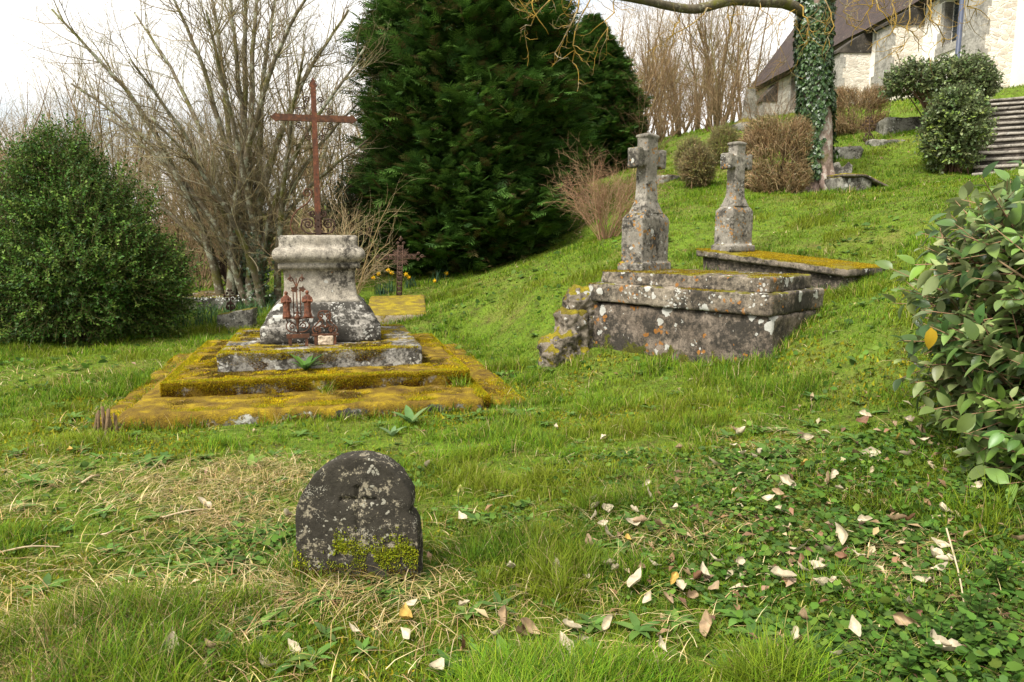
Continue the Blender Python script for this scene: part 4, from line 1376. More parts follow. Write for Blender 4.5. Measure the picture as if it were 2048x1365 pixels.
def cb(mb, s0, s1, o0, o1, z0, z1):
    v = np.array([cp(s, o, z) for z in (z0, z1) for (s, o) in ((s0, o0), (s1, o0), (s1, o1), (s0, o1))])
    mb.add(v, [(0, 1, 2, 3), (7, 6, 5, 4), (0, 4, 5, 1), (1, 5, 6, 2), (2, 6, 7, 3), (3, 7, 4, 0)])


def cpoly(mb, poly, s0, s1):
    """polygon in (out, z) extruded along the wall"""
    n = len(poly)
    v = np.array([cp(s, o, z) for s in (s0, s1) for (o, z) in poly])
    mb.add(v, [tuple(range(n)), tuple(range(2 * n - 1, n - 1, -1))] + [(i, i + n, (i + 1) % n + n, (i + 1) % n) for i in range(n)])


S1 = onwall(1510, 180)[0]
EAVE = (onwall(1657, 84)[1] + onwall(1512, 178)[1]) / 2
SP = onwall(1650, 150)[0]      # plaster starts here, ashlar chancel beyond
ZB = 3.8
ch = empty('church', cp(10, -3, 6.5), 'cream plastered church with buttresses, leaded windows and a brown tiled roof on the hilltop', 'church')
wins = []      # s0, s1, z0, z1
for (xa, xb, yt, yb) in [(1752, 1777, 30, 142), (1884, 1922, -140, 78)]:
    sa, za = onwall(xb, yb); sb, zb = onwall(xa, yb + 12)
    zt = min(onwall((xa + xb) / 2, yt)[1], EAVE - .55)
    wins.append((sa, sb, za, zt))
wins.sort()
S0 = -4.0


def wall_run(name, mat, s_lo, s_hi, ws):
    mb = MB()
    x = s_lo
    for (a, b, z0, z1) in ws:
        cb(mb, x, a, -.7, 0, ZB, EAVE); cb(mb, a, b, -.7, 0, ZB, z0); cb(mb, a, b, -.7, 0, z1, EAVE)
        x = b
    cb(mb, x, s_hi, -.7, 0, ZB, EAVE)
    return mb.build(name, mat, ch, smooth=False)


wall_run('wall', M['plaster'], S0, SP, wins)
sa, za = onwall(1601, 214); sb, zb = onwall(1580, 214)
cw = (max(sa, SP + .3), max(sb, SP + .9), za, EAVE - .5)
wall_run('chancel_wall', M['ashlar'], SP, S1, [cw])


def window(w, seed):
    a, b, z0, z1 = w
    rr = rnd(seed)
    fr = MB()
    z = z0
    k = 0
    while z < z1 - .1:                     # toothed quoin stones down both jambs
        hgt = min(.36 + .14 * rr.random(), z1 - z)
        for (e, sg) in ((a, -1), (b, 1)):
            wd_ = .30 if (k + rr.integers(0, 2)) % 2 else .16
            s_a, s_b = sorted((e, e + sg * wd_))
            cb(fr, s_a, s_b, -.3, .006 + .004 * rr.random(), z, z + hgt - .004)
        z += hgt; k += 1
    cb(fr, a - .3, b + .3, -.3, .05, z0 - .26, z0 - .003)      # sill
    cb(fr, a - .3, b + .3, -.3, .016, z1 + .003, z1 + .3)
    f_ = fr.build('window', M['quoinstone'], ch, smooth=False)
    pn = MB(); cb(pn, a, b, -.36, -.33, z0, z1)
    pn.build('pane', M['pane'], f_, smooth=False)
    ld = MB()
    n = max(2, int((b - a) / .2)); m_ = max(3, int((z1 - z0) / .24))
    for i in range(1, n): cb(ld, a + (b - a) * i / n - .012, a + (b - a) * i / n + .012, -.33, -.315, z0, z1)
    for i in range(1, m_): cb(ld, a, b, -.33, -.312, z0 + (z1 - z0) * i / m_ - .014, z0 + (z1 - z0) * i / m_ + .014)
    ld.build('leading', M['lead'], f_, smooth=False)


for i, w in enumerate(wins): window(w, 100 + i)
window(cw, 105)

# buttresses: (wall px, outer px, y at the outer corner, y where the cap meets the wall)
for i, (xw, xo, yc, yt) in enumerate([(1743, 1679, 106, 52), (1845, 1777, 50, 0), (2027, 1967, -150, -260), (1560, 1524, 204, 164)]):
    s_ = onwall(xw, 90)[0]
    pr, zc_ = outat(xo, yc, s_)
    q = cp(s_, 0, 0); r = ray(xw, yt); zt_ = EYE[2] + r[2] * (q[1] / r[1])
    zt_ = min(zt_, EAVE - .15)
    zc_ = min(zc_, zt_ - .5)
    thick = .85
    mb = MB(); cpoly(mb, [(0, ZB), (pr, ZB), (pr, zc_), (0, zc_)], s_, s_ + thick)
    bt = mb.build('buttress', M['rubblewall'] if i < 3 else M['ashlar'], ch, smooth=False)
    qs = MB()
    z = ZB; k = 0
    while z < zc_ - .05:
        hgt = min(.4, zc_ - z)
        e = .12 + .10 * (k % 2)
        cb(qs, s_ - .012, s_ + thick + .004, pr - .02, pr + .008, z, z + hgt - .004)
        cb(qs, s_ - .012, s_ + .02, pr - e, pr - .021, z, z + hgt - .006)
        z += hgt; k += 1
    qs.build('quoin', M['quoinstone'], bt, smooth=False)
    mb = MB(); cpoly(mb, [(0, zc_ + .003), (pr + .1, zc_ + .003), (pr + .1, zc_ + .10), (0, zt_)], s_ - .05, s_ + thick + .05)
    mb.build('cap', M['capstone'], bt, smooth=False)
# plinth course with mossy stones
mb = MB(); cb(mb, S0, SP, .0, .16, ZB, onwall(1980, 196)[1] - .05)
mb.build('plinth', M['greystone'], ch, smooth=False)
# roof with eaves board
HR_, WR_ = 7.2, 5.2
mb = MB()
ov = .38
n1, n2 = 40, 16
vs = []
for i in range(n1 + 1):
    for j in range(n2 + 1):
        s = S0 + (S1 + .35 - S0) * i / n1; t = j / n2
        o = ov - (WR_ + ov) * t; z = EAVE - .28 + (HR_ + .45) * t + .015 * math.sin(i * 1.7 + j * .4) - .06 * math.sin(PI * t) * math.sin(i * .35)
        vs.append(cp(s, o, z))
f = [(i * (n2 + 1) + j, i * (n2 + 1) + j + 1, (i + 1) * (n2 + 1) + j + 1, (i + 1) * (n2 + 1) + j) for i in range(n1) for j in range(n2)]
mb.add(np.array(vs), f)
# far slope and underside close the volume
v2 = np.array([cp(s, o, z) for s in (S0, S1 + .35) for (o, z) in ((ov, EAVE - .38), (-WR_, EAVE - .28 + HR_ + .45), (-2 * WR_ - ov, EAVE - .38))])
mb.add(v2, [(0, 1, 2), (3, 5, 4), (1, 2, 5, 4), (0, 3, 5, 2)])
mb.build('roof', M['roof'], ch, smooth=False)
mb = MB(); cb(mb, S0, S1 + .3, .005, .14, EAVE - .30, EAVE - .06)
mb.build('cornice', M['ashlar'], ch, smooth=False)
mb = MB(); cpoly(mb, [(0, ZB), (-2 * WR_, ZB), (-2 * WR_, EAVE - .4), (-WR_, EAVE + HR_ - .3), (0, EAVE - .4)], S1 - .7 + .705, S1 + .25)
mb.build('gable_wall', M['ashlar'], ch, smooth=False)

# stairs
sb_, stp = STB, STT
tdir = (stp - sb_)[:2]; run_total = np.linalg.norm(tdir); tdir = tdir / run_total
edir = np.array([tdir[1], -tdir[0]])
NS = 14
st_root = empty('stone_staircase', (sb_[0], sb_[1], sb_[2] - .3), 'wide worn stone staircase climbing the hill to the church door', 'staircase')
rise = (stp[2] - sb_[2]) / 12; run = run_total / 12
rot_s = math.atan2(edir[1], edir[0])
for i in range(NS):
    c2 = sb_[:2] + tdir * (run * i + .35) + edir * 2.5
    z = sb_[2] + rise * i
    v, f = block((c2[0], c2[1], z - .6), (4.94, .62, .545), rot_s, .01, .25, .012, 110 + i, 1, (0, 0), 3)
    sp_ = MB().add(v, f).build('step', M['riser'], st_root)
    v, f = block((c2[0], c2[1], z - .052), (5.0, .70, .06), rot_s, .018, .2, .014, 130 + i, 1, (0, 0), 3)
    MB().add(v, f).build('tread', M['stairstone'], sp_)  # paler slab: light caught by the tread edges is put into its colour
c_ = sb_[:2] + tdir * run_total / 2 + edir * 2.5
EXC.append((c_[0], c_[1], rot_s, 2.45, run_total / 2 + .3))

pb = at(1905, 19.9)
pole = empty('lamp_post', pb, 'slim dark blue-grey pole in front of the church window', 'lamp post')
mb = MB(); tubes(mb, [(np.array([pb + [0, 0, -.2], pb + [0, 0, 1.1], pb + [0, 0, 1.12], pb + [0.02, 0, 5.6]]), np.array([.085, .085, .062, .055]))], 12)
mb.build('shaft', M['post'], pole)
mb = MB(); tubes(mb, [(np.array([pb + [0, 0, -.1], pb + [0, 0, .25], pb + [0, 0, .26]]), np.array([.13, .13, .09]))], 12)
mb.build('foot', M['post'], pole)
# ------------------------------------------------------------------ trees and shrubs
def limb_tree(name, base, label, cat, limbs, spec, bark_t, bark_w, dens, seed, wcols, group=None, start=.25):
    """limbs: list of (path points, r0, r1); twigs are grown along them"""
    r = rnd(seed)
    root = empty(name, base, label, cat, group)
    main, tw = [], []
    for (path, r0, r1) in limbs:
        p = smooth_path(path, 22)
        p[2:] += np.cumsum(r.normal(size=(20, 3)) * .012, axis=0)
        rad = r0 + (r1 - r0) * np.linspace(0, 1, 22) ** .8
        main.append((p, rad))
        L = np.linalg.norm(np.diff(p, axis=0), axis=1).sum()
        for _ in range(int(L * dens)):
            t = start + (1 - start) * r.random()
            i = min(int(t * 21), 20)
            d = nrm(p[i + 1] - p[i])
            perp = np.cross(d, r.normal(size=3)); perp /= np.linalg.norm(perp)
            a = .35 + .6 * r.random()
            grow(r, p[i], d * math.cos(a) + perp * math.sin(a), spec[0]['L'] * (.5 + r.random()), min(rad[i] * .5, spec[0]['R']), spec, tw)
    mb = MB(); tubes(mb, main, 9); mb.build('trunk', bark_t, root)
    mb = MB(); tubes(mb, [(a, b) for a, b, c in tw], None, list(jcol(r, len(tw), wcols, .3))); mb.build('crown', bark_w, root)
    return root


TWC = [(.16, .125, .06), (.13, .095, .05), (.20, .17, .085), (.10, .07, .04)]
# large many-stemmed tree at the left
tb = at(507, 15.0)
ends = [(330, -60, 14.5), (392, -90, 16), (440, -90, 14.6), (478, -110, 15.6), (528, -120, 15), (575, -60, 16.2), (640, -60, 14.2), (700, 20, 15.4), (735, 95, 14.4),
        (105, 25, 13.9), (150, 165, 14.5), (205, 240, 15.6), (250, 120, 13.6), (270, 20, 16.2), (745, 270, 15.4), (722, 205, 16), (180, 330, 15.2), (300, 230, 13.2), (410, 20, 13.4), (600, 100, 13.4)]
limbs = []
rg = rnd(7)
for i, (ex, ey, ed) in enumerate(ends):
    e = P(ex, ey, ed)
    b = tb + np.array([rg.normal() * .22, rg.normal() * .18, -.15])
    v = e - b
    m1 = b + np.array([v[0] * .16, v[1] * .2, v[2] * .36]); m2 = b + np.array([v[0] * .52, v[1] * .55, v[2] * .72])
    limbs.append(([b, m1, m2, e], .125 - .035 * rg.random() if ey < 60 else .085, .018))
spec = [dict(n=6, w=.16, up=.05, L=1.15, R=.011, tip=.2), dict(n=4, w=.22, up=.05, c=5, t0=.15, a=.75, l=.5, r=.6), dict(n=3, w=.25, up=.03, c=3, t0=.2, a=.8, l=.55, r=.6)]
LT = limb_tree('many_stemmed_tree', tb, 'big leafless many-stemmed tree with lichen-grey twigs left of the iron cross', 'tree', limbs, spec, M['bark_grey'], M['twig'], 8.0, 8, [(.21, .17, .085), (.16, .125, .06), (.26, .23, .14), (.12, .09, .045)], start=.16)
# low fine suckers round its foot are part of the crown already; dark ivy clump at its stems
r = rnd(9)
iv = MB()
m = 900
pp = tb + np.stack([r.normal(size=m) * .16 + .12, r.normal(size=m) * .16 - .1, r.random(m) ** 1.3 * 1.5], 1)
place(iv, IVY, pp, usph(r, m) * [1, 1, .4] - [0, 0, .5], usph(r, m) * .5 + [0, -1, .6], .06 * (.6 + .8 * r.random(m)), jcol(r, m, [(.03, .055, .02), (.045, .08, .025)], .3))
o = iv.build('climbing_ivy', M['ivyleaf'], None, tb)
tag(o, 'dark ivy climbing the foot of the big many-stemmed tree', 'ivy')


# bare woodland trees: five models, copied
def wood_model(seed, h, stems, spread, cols, mat):
    r = rnd(seed)
    polys = []
    spec = [dict(n=7, w=.09, up=.05, tip=.12), dict(n=5, w=.15, up=.10, c=11, t0=.15, a=.6, l=.42, r=.5), dict(n=4, w=.2, up=.08, c=6, t0=.1, a=.7, l=.5, r=.55), dict(n=3, w=.25, up=.05, c=2.6, t0=.2, a=.7, l=.6, r=.6)]
    for i in range(stems):
        a = r.random() * 2 * PI; s = spread * (.4 + .8 * r.random())
        grow(r, np.array([math.cos(a) * .2, math.sin(a) * .2, -.2]), nrm(np.array([math.cos(a) * s, math.sin(a) * s, 1])), h * (.75 + .35 * r.random()), .05 + .035 * r.random() / max(1, stems * .3), spec, polys)
    return polys, r, cols, mat


def model_obj(name, polys, r, cols, tmat, wmat, label, cat, group):
    root = empty(name, (0, 0, 0), label, cat, group)
    mb = MB(); tubes(mb, [(a, b) for a, b, c in polys if c == 0], 7); mb.build('trunk', tmat, root)
    tw = [(a, b) for a, b, c in polys if c > 0]
    mb = MB(); tubes(mb, tw, 3, list(jcol(r, len(tw), cols, .35))); mb.build('crown', wmat, root)
    return root


WCOL = [[(.21, .14, .065), (.25, .17, .08), (.15, .10, .05)], [(.23, .16, .075), (.17, .13, .06), (.27, .21, .10)], [(.21, .15, .075), (.25, .18, .09), (.155, .105, .05)], [(.19, .155, .075), (.24, .20, .11)]]
LABL = 'leafless brown tree of the wood behind the big many-stemmed tree'
LABR = 'leafless brown tree on the bank between the dark conifers and the church'
models = [wood_model(201, 7.5, 4, .30, WCOL[0], 0), wood_model(202, 8.5, 3, .22, WCOL[1], 0), wood_model(203, 6.0, 6, .45, WCOL[2], 0), wood_model(204, 9.0, 2, .18, WCOL[3], 0)]


def ring(models, spots, name, label, group, scale=(.8, 1.25), seed=0):
    r = rnd(seed)
    protos = {}
    for (px, d, k, sc) in spots:
        q = at(px, d)
        if k not in protos:
            m_ = models[k]
            o = model_obj(name, m_[0], m_[1], m_[2], M['bark_brown'], M['twig'], label, 'tree', group)
            protos[k] = o
        else:
            o = copy_tree(protos[k])
        o.location = q
        o.rotation_euler = (0, 0, r.random() * 6.28)
        s = sc * (.9 + .2 * r.random())
        o.scale = (s, s, s)


r = rnd(301)
sl = []
for d, n, x0, x1, s in [(20, 7, -120, 420, .62), (25, 9, -150, 800, .75), (31, 12, -160, 820, .85), (39, 14, -170, 830, .95), (50, 16, -170, 840, 1.15)]:
    for i in range(n):
        px = x0 + (x1 - x0) * (i + .15 + .7 * r.random()) / n
        sl.append((px, d * (.93 + .14 * r.random()), int(r.integers(0, 4)), s * (.85 + .3 * r.random())))
for i in range(8):
    sl.append((-430 + 36 * i + 20 * r.random(), 26 + 14 * r.random(), int(r.integers(0, 4)), .85 + .4 * r.random()))
ring(models, sl, 'bare_wood_tree', LABL, 'bare trees of the wood at the left', seed=302)
sr = []
for d, n, x0, x1, s in [(27, 4, 1270, 1440, .62), (31, 4, 1270, 1480, .8), (38, 6, 1180, 1500, .95), (46, 7, 1150, 1520, 1.1), (56, 7, 1100, 1540, 1.2)]:
    for i in range(n):
        px = x0 + (x1 - x0) * (i + .15 + .7 * r.random()) / n
        sr.append((px, d * (.95 + .1 * r.random()), int(r.integers(0, 4)), s * (.85 + .3 * r.random())))
models_r = [wood_model(211, 7.5, 4, .30, WCOL[0], 0), wood_model(212, 8.5, 3, .22, WCOL[3], 0), wood_model(213, 6.0, 6, .45, WCOL[2], 0), wood_model(214, 9.0, 2, .18, WCOL[1], 0)]
ring(models_r, sr, 'bare_bank_tree', LABR, 'bare trees on the bank at the right', seed=303)


# twiggy shrubs
def twig_shrub(name, base, w, h, n, seed, cols, label, cat='shrub', arch=.0, rad=.008, spread=.9, make=True, kids=7):
    r = rnd(seed)
    polys = []
    spec = [dict(n=7, w=.13, up=-arch, tip=.3), dict(n=5, w=.2, up=.02 - arch, c=kids, t0=.25, a=.6, l=.45, r=.6), dict(n=3, w=.25, up=0, c=3, t0=.2, a=.7, l=.5, r=.6)]
    for i in range(n):
        a = r.random() * 2 * PI
        s = spread * w / h * r.random() ** .5
        p = np.array([math.cos(a), math.sin(a), 0]) * .12 * w * r.random()
        grow(r, base + p - [0, 0, .05], nrm(np.array([math.cos(a) * s, math.sin(a) * s, 1 + arch * 2])), h * (.7 + .4 * r.random()), rad * (.7 + .6 * r.random()), spec, polys)
    root = empty(name, base, label, cat)
    mb = MB(); tubes(mb, [(a, b) for a, b, c in polys if c == 0], 4, list(jcol(r, sum(c == 0 for _, _, c in polys), cols, .3))); mb.build('stem', M['twig'], root)
    tw = [(a, b) for a, b, c in polys if c > 0]
    mb = MB(); tubes(mb, tw, 3, list(jcol(r, len(tw), cols, .3))); mb.build('twigs', M['twig'], root)
    return root


twig_shrub('bare_shrub', at(1212, 13.0), 1.25, 1.35, 60, 401, [(.26, .155, .085), (.20, .11, .06), (.32, .21, .12)], 'leafless reddish-brown shrub left of the nearer stone cross', spread=.85, rad=.006, kids=10)
twig_shrub('dry_bramble', at(690, 13.4), 1.2, 2.1, 44, 402, [(.36, .27, .14), (.28, .20, .10), (.42, .33, .19)], 'tangle of dry straw-coloured stems right behind the pedestal', arch=.05, spread=.75, rad=.008, kids=5)
tg = [twig_shrub('brown_thicket', at(px, d), w, h, 34, 410 + i, [(.18, .115, .06), (.14, .085, .045), (.22, .15, .085)], lab, spread=.9, rad=.010)
      for i, (px, d, w, h, lab) in enumerate([(400, 18, 2.6, 2.4, 'dense brown thicket between the bushy green tree and the many-stemmed tree'),
                                              (590, 19, 3.0, 2.6, 'dense brown thicket seen under the left arm of the iron cross'),
                                              (1540, 22, 2.6, 1.9, 'tangled brown thicket below the church chancel, right of the obelisk'),
                                              (1290, 24, 2.4, 2.6, 'tall brown thicket at the right edge of the dark conifers'),
                                              (1430, 27, 3.2, 2.6, 'brown thicket behind the round clipped bushes')])]
lg = 'low brown undergrowth bush at the foot of the wood'
ur = rnd(421)
U = []
for i in range(3):
    U.append(None)
proto = None
for i in range(26):
    px = -120 + 900 * (i + ur.random()) / 26
    q = at(px, 19.5 + 12 * ur.random())
    if i < 3:
        o = twig_shrub('undergrowth_bush', q * 0, 2.6, 2.0, 30, 430 + i, [(.18, .12, .065), (.14, .09, .05), (.23, .16, .09)], lg, spread=1.0, rad=.009)
        U[i] = o
    else:
        o = copy_tree(U[i % 3])
    o['group'] = 'undergrowth bushes of the wood'
    o.location = q; o.rotation_euler = (0, 0, ur.random() * 6.28)
    s = .8 + .7 * ur.random(); o.scale = (s, s, s * (.9 + .4 * ur.random()))


# conifers
def conifer_spray():
    v, f = [], []
    n = 0
    rr = rnd(5)
    def leaflet(p, d, L, w, zt):
        nonlocal n
        d = np.array(d) / np.linalg.norm(d); s = np.array([-d[1], d[0], 0])
        e = np.array(p) + d * L + [0, 0, zt]
        m_ = np.array(p) + d * L * .45 + [0, 0, zt * .3 + .02]
        v.extend([p, m_ + s * w, e, m_ - s * w]); f.append((n, n + 1, n + 2, n + 3)); n += 4
    leaflet((0, 0, 0), (0, 1, 0), 1.0, .036, -.10)
    for i in range(6):
        t = .12 + .13 * i
        for s in (-1, 1):
            L = .42 * (1 - .55 * abs(t - .35)) * (.8 + .4 * rr.random())
            a = .75 + .2 * rr.random()
            leaflet((0, t, -.10 * t * t), (s * math.sin(a), math.cos(a), 0), L, .034, -.08 + .04 * rr.random())
    return np.array(v), np.array(f)


SPRAY = conifer_spray()


def conifer_parts(root, seed, prof, lean, m, size, cols):
    """prof: list of (z, radius); sprays cover the shell"""
    r = rnd(seed)
    zs = np.array([p[0] for p in prof]); rs = np.array([p[1] for p in prof])
    # sample z by area
    zz = np.linspace(zs[0], zs[-1], 400); w = np.interp(zz, zs, rs) + .05
    cdf = np.cumsum(w) / w.sum()
    mb = MB()
    for lo, hi, cnt, sz in [(.90, 1.08, m, size), (.70, .9, int(m * .55), size * 1.15), (.45, .7, int(m * .3), size * 1.3)]:
        z = np.interp(r.random(cnt), cdf, zz) + r.normal(size=cnt) * .05
        a = r.random(cnt) * 2 * PI
        lump = 1 + .42 * (fbm(a * 2.2 + 20, z * 1.5, seed, 3) - .5) + .46 * (fbm(a * 5 + 20, z * 3.0, seed + 1, 2) - .5)
        rad = np.interp(z, zs, rs) * lump * (lo + (hi - lo) * r.random(cnt))
        out = np.stack([np.cos(a), np.sin(a), np.zeros(cnt)], 1)
        p = out * rad[:, None] + np.stack([lean[0] * z, lean[1] * z, z], 1)
        d = nrm(out + np.stack([np.zeros(cnt), np.zeros(cnt), .22 + .35 * r.random(cnt)], 1) + r.normal(size=(cnt, 3)) * .32)
        up = np.array([0, 0, 1.]) + r.normal(size=(cnt, 3)) * .35
        place(mb, SPRAY, p - d * sz * .5, d, up, sz * (.6 + .8 * r.random(cnt)), jcol(r, cnt, cols, .45))
    mb.build('crown', M['conifer'], root)
    br = []
    H = zs[-1]
    for i in range(240):
        z = H * .97 * r.random() ** .9; a = r.random() * 2 * PI
        R_ = np.interp(z, zs, rs) * .85
        o_ = np.array([lean[0] * z, lean[1] * z, z])
        e = o_ + np.array([math.cos(a) * R_, math.sin(a) * R_, .25 * R_])
        br.append((smooth_path([o_, (o_ + e) / 2 - [0, 0, .05], e], 6), np.linspace(.03, .008, 6)))
    mb = MB(); tubes(mb, br, 4); mb.build('branches', M['bark_con'], root)
    mb = MB(); tubes(mb, [(np.array([[0, 0, -.3], [0, 0, .4], [lean[0] * H * .5, lean[1] * H * .5, H * .5], [lean[0] * H, lean[1] * H, H]]), np.array([.34, .24, .14, .02]))], 10)
    mb.build('trunk', M['bark_con'], root)


CONC = [(.10, .085, .03), (.055, .12, .022), (.06, .125, .022), (.08, .15, .025), (.062, .13, .024), (.046, .10, .020), (.09, .17, .03), (.034, .076, .018), (.07, .14, .024)]
c1 = at(943, 16.9); c1[2] -= .35
k1 = empty('conifer', (0, 0, 0), 'huge dark green conifer, dense to the ground, between the iron cross and the stone crosses', 'conifer', 'dark conifers')
conifer_parts(k1, 501, [(.12, 1.75), (.6, 2.1), (2.0, 2.30), (4.0, 2.36), (5.6, 2.18), (7.0, 1.75), (8.6, 1.05), (10.2, .25)], (0, 0), 25000, .31, CONC)
k1.location = c1; k1.scale = (.93, .93, .95)
c2 = at(1180, 24.5); c2[2] -= .1
k2 = copy_tree(k1)
k2.location = c2; k2.rotation_euler = (0, 0, 2.2); k2.scale = (.64, .64, .50)
k2['label'] = 'second dark conifer, partly hidden behind the huge one at its right'


# leafy bushes
def leafy(name, base, blobs, ns, nl, L, size, cols, mat, label, cat, seed, tpl=LEAF4, stems=14, lo=.6, up=.35, tw=.003, zmin=-.9, twc=(.12, .085, .045), amp=.2, jit=.3, stemr=.03, group=None, bias=0):
    r = rnd(seed)
    root = empty(name, base, label, cat, group)
    lf, tm = MB(), MB()
    vol = np.array([b[1][0] * b[1][2] for b in blobs]); vol = vol / vol.sum()
    for k, (c, rad) in enumerate(blobs):
        p, d = blob_pts(r, c, rad, int(ns * vol[k]), lo, amp, 2.2, seed + k, zmin)
        keep = p[:, 2] > gz(p[:, 0], p[:, 1], False) + .02
        p, d = p[keep], d[keep]
        dd = nrm(d + np.array([0, 0, .35]))
        sprigs(lf, tm, r, p - dd * L * .5, dd, np.full(len(p), L), nl, size, cols, tpl, up, .9, tw, twc, .45, jit)
    lf.build('foliage', mat, root)
    st_ = []
    for i in range(stems):
        k = r.integers(len(blobs)); c, rad = blobs[k]
        d = usph(r, 1)[0]; d[2] = abs(d[2])
        e = np.array(c) + d * np.array(rad) * .8
        b = base + np.array([r.normal() * .1, r.normal() * .1, -.1])
        st_.append((smooth_path([b, b * .5 + e * .5 + [0, 0, .1], e], 9), np.linspace(stemr, .005, 9)))
    tubes(tm, st_, 5, [twc] * len(st_))
    tm.build('stems', M['twig'], root)
    return root


bb = at(165, 11.3)
BX = [(.05, .115, .014), (.036, .09, .012), (.075, .15, .018), (.024, .06, .010), (.12, .19, .03)]
leafy('bushy_evergreen', bb, [(bb + [0, 0, 1.0], (1.5, 1.4, 1.08)), (bb + [-.05, 0, 1.75], (1.18, 1.1, 1.05)), (bb + [-.15, 0, 2.5], (.62, .6, .72)), (bb + [-.95, .1, .75], (1.0, 1.0, .8)), (bb + [.75, .1, .85], (.95, .95, .85))],
      15000, 10, .28, .046, BX, M['boxleaf'], 'large dense small-leaved evergreen bush at the far left', 'bush', 601, LEAF4, 34, .5, amp=.5, jit=.35, twc=(.13, .11, .045), tw=.003)
hb = at(722, 17.0)
leafy('dark_evergreen_bush', hb, [(hb + [0, 0, 1.1], (.95, .8, 1.1)), (hb + [.2, 0, 2.0], (.6, .6, .7))], 2200, 8, .3, .055, [(.028, .05, .018), (.04, .065, .02), (.02, .036, .014)], M['boxleaf'],
      'dark evergreen bush behind the dry stems, left of the huge conifer', 'bush', 602, LEAF4, 14, .5, amp=.3)
# clipped round bushes on the slope
TOP = [(.24, .19, .06), (.18, .18, .045), (.30, .22, .09), (.15, .16, .04)]
TOPG = [(.19, .23, .04), (.23, .23, .05), (.14, .17, .03), (.26, .22, .07)]
for i, (px, d, rx, rz, cols, lab) in enumerate([(1394, 15.9, .36, .43, TOP, 'brownish round clipped bush between the two stone crosses, the frontmost'),
                                                (1381, 16.9, .36, .46, TOPG, 'greener round clipped bush just behind the brownish one'),
                                                (1447, 19.2, .42, .50, TOPG, 'round clipped bush behind the farther stone cross')]):
    q = at(px, d)
    leafy('clipped_bush', q, [(q + [0, 0, rz * .98], (rx, rx, rz))], 1700, 8, .13, .026, cols, M['shrubleaf'], lab, 'bush', 610 + i, LEAF4, 22, .62, amp=.08, tw=.0035, twc=(.20, .13, .07), stemr=.012, group='round clipped bushes')


def hedge(name, base, hx, hy, h, n, seed, cols, lcols, label, leaf_n=800, round_=.35, rot=0.):
    r = rnd(seed)
    root = empty(name, base, label, 'hedge')
    # twigs all through a rounded block
    p = r.random((n, 3)) * 2 - 1
    s = r.random(n)
    p = np.sign(p) * np.abs(p) ** .55
    q = p * [hx, hy, h / 2]
    rr = (np.abs(p) ** 4).sum(1) ** .25
    k = rr < 1.06
    q = q[k]
    m = len(q)
    lump = 1 + .3 * (fbm(q[:, 0] * 3 + 9, q[:, 2] * 3 + q[:, 1] * 2 + 9, seed, 3) - .5)
    q = q * lump[:, None] + np.array([0, 0, h / 2])
    ca, sa = math.cos(rot), math.sin(rot)
    q = np.stack([q[:, 0] * ca - q[:, 1] * sa, q[:, 0] * sa + q[:, 1] * ca, q[:, 2]], 1)
    d = nrm(q * [1, 1, .25] + [0, 0, .5] + r.normal(size=(m, 3)) * .35)
    L = .20 * (.6 + .8 * r.random(m))[:, None]
    base_ = base + q
    mid = base_ + d * L * .5 + r.normal(size=(m, 3)) * .02
    mb = MB(); tubes(mb, [((a, b_, c), (.005, .004, .0025)) for a, b_, c in zip(base_ - d * L * .5, mid, base_ + d * L * .6 + r.normal(size=(m, 3)) * .03)], 3, list(jcol(r, m, cols, .35)))
    st_ = [(np.array([base + [x, y, -.1], base + [x * 1.1 + r.normal() * .08, y * 1.1, h * .5], base + [x * 1.1 + r.normal() * .15, y, h * .9]]), np.array([.016, .011, .006])) for x, y in zip((r.random(26) * 2 - 1) * hx * .85, (r.random(26) * 2 - 1) * hy * .8)]
    tubes(mb, st_, 4, [(.10, .065, .035)] * 26)
    mb.build('twigs', M['twig'], root)
    lm = MB()
    k = r.integers(0, m, leaf_n * 5)
    k = k[fbm(q[k][:, 0] * 3 + 30, q[k][:, 2] * 3 + 30, seed + 5, 3) > .47]
    place(lm, LEAF4, (base_ + d * L * .4)[k] + r.normal(size=(len(k), 3)) * .02, d[k] + usph(r, len(k)) * .8, usph(r, len(k)), .030 * (.6 + .8 * r.random(len(k))), jcol(r, len(k), lcols, .3))
    lm.build('foliage', M['shrubleaf'], root)
    return root


HB = [(.30, .20, .10), (.23, .15, .07), (.36, .26, .14), (.17, .11, .05)]
hedge('clipped_hedge', at(1548, 15.2) - [0, 0, .05], .54, .5, 1.38, 8500, 621, HB, [(.13, .14, .03), (.17, .15, .04), (.22, .16, .06)], 'brown clipped hedge between the farther stone cross and the ivy-clad trunk', 2600)
hedge('clipped_hedge', at(1708, 21.3) - [0, 0, .05], .72, .55, 1.2, 6000, 622, HB, [(.09, .08, .025), (.13, .10, .04)], 'brown clipped hedge against the church wall right of the ivy trunk', 700)
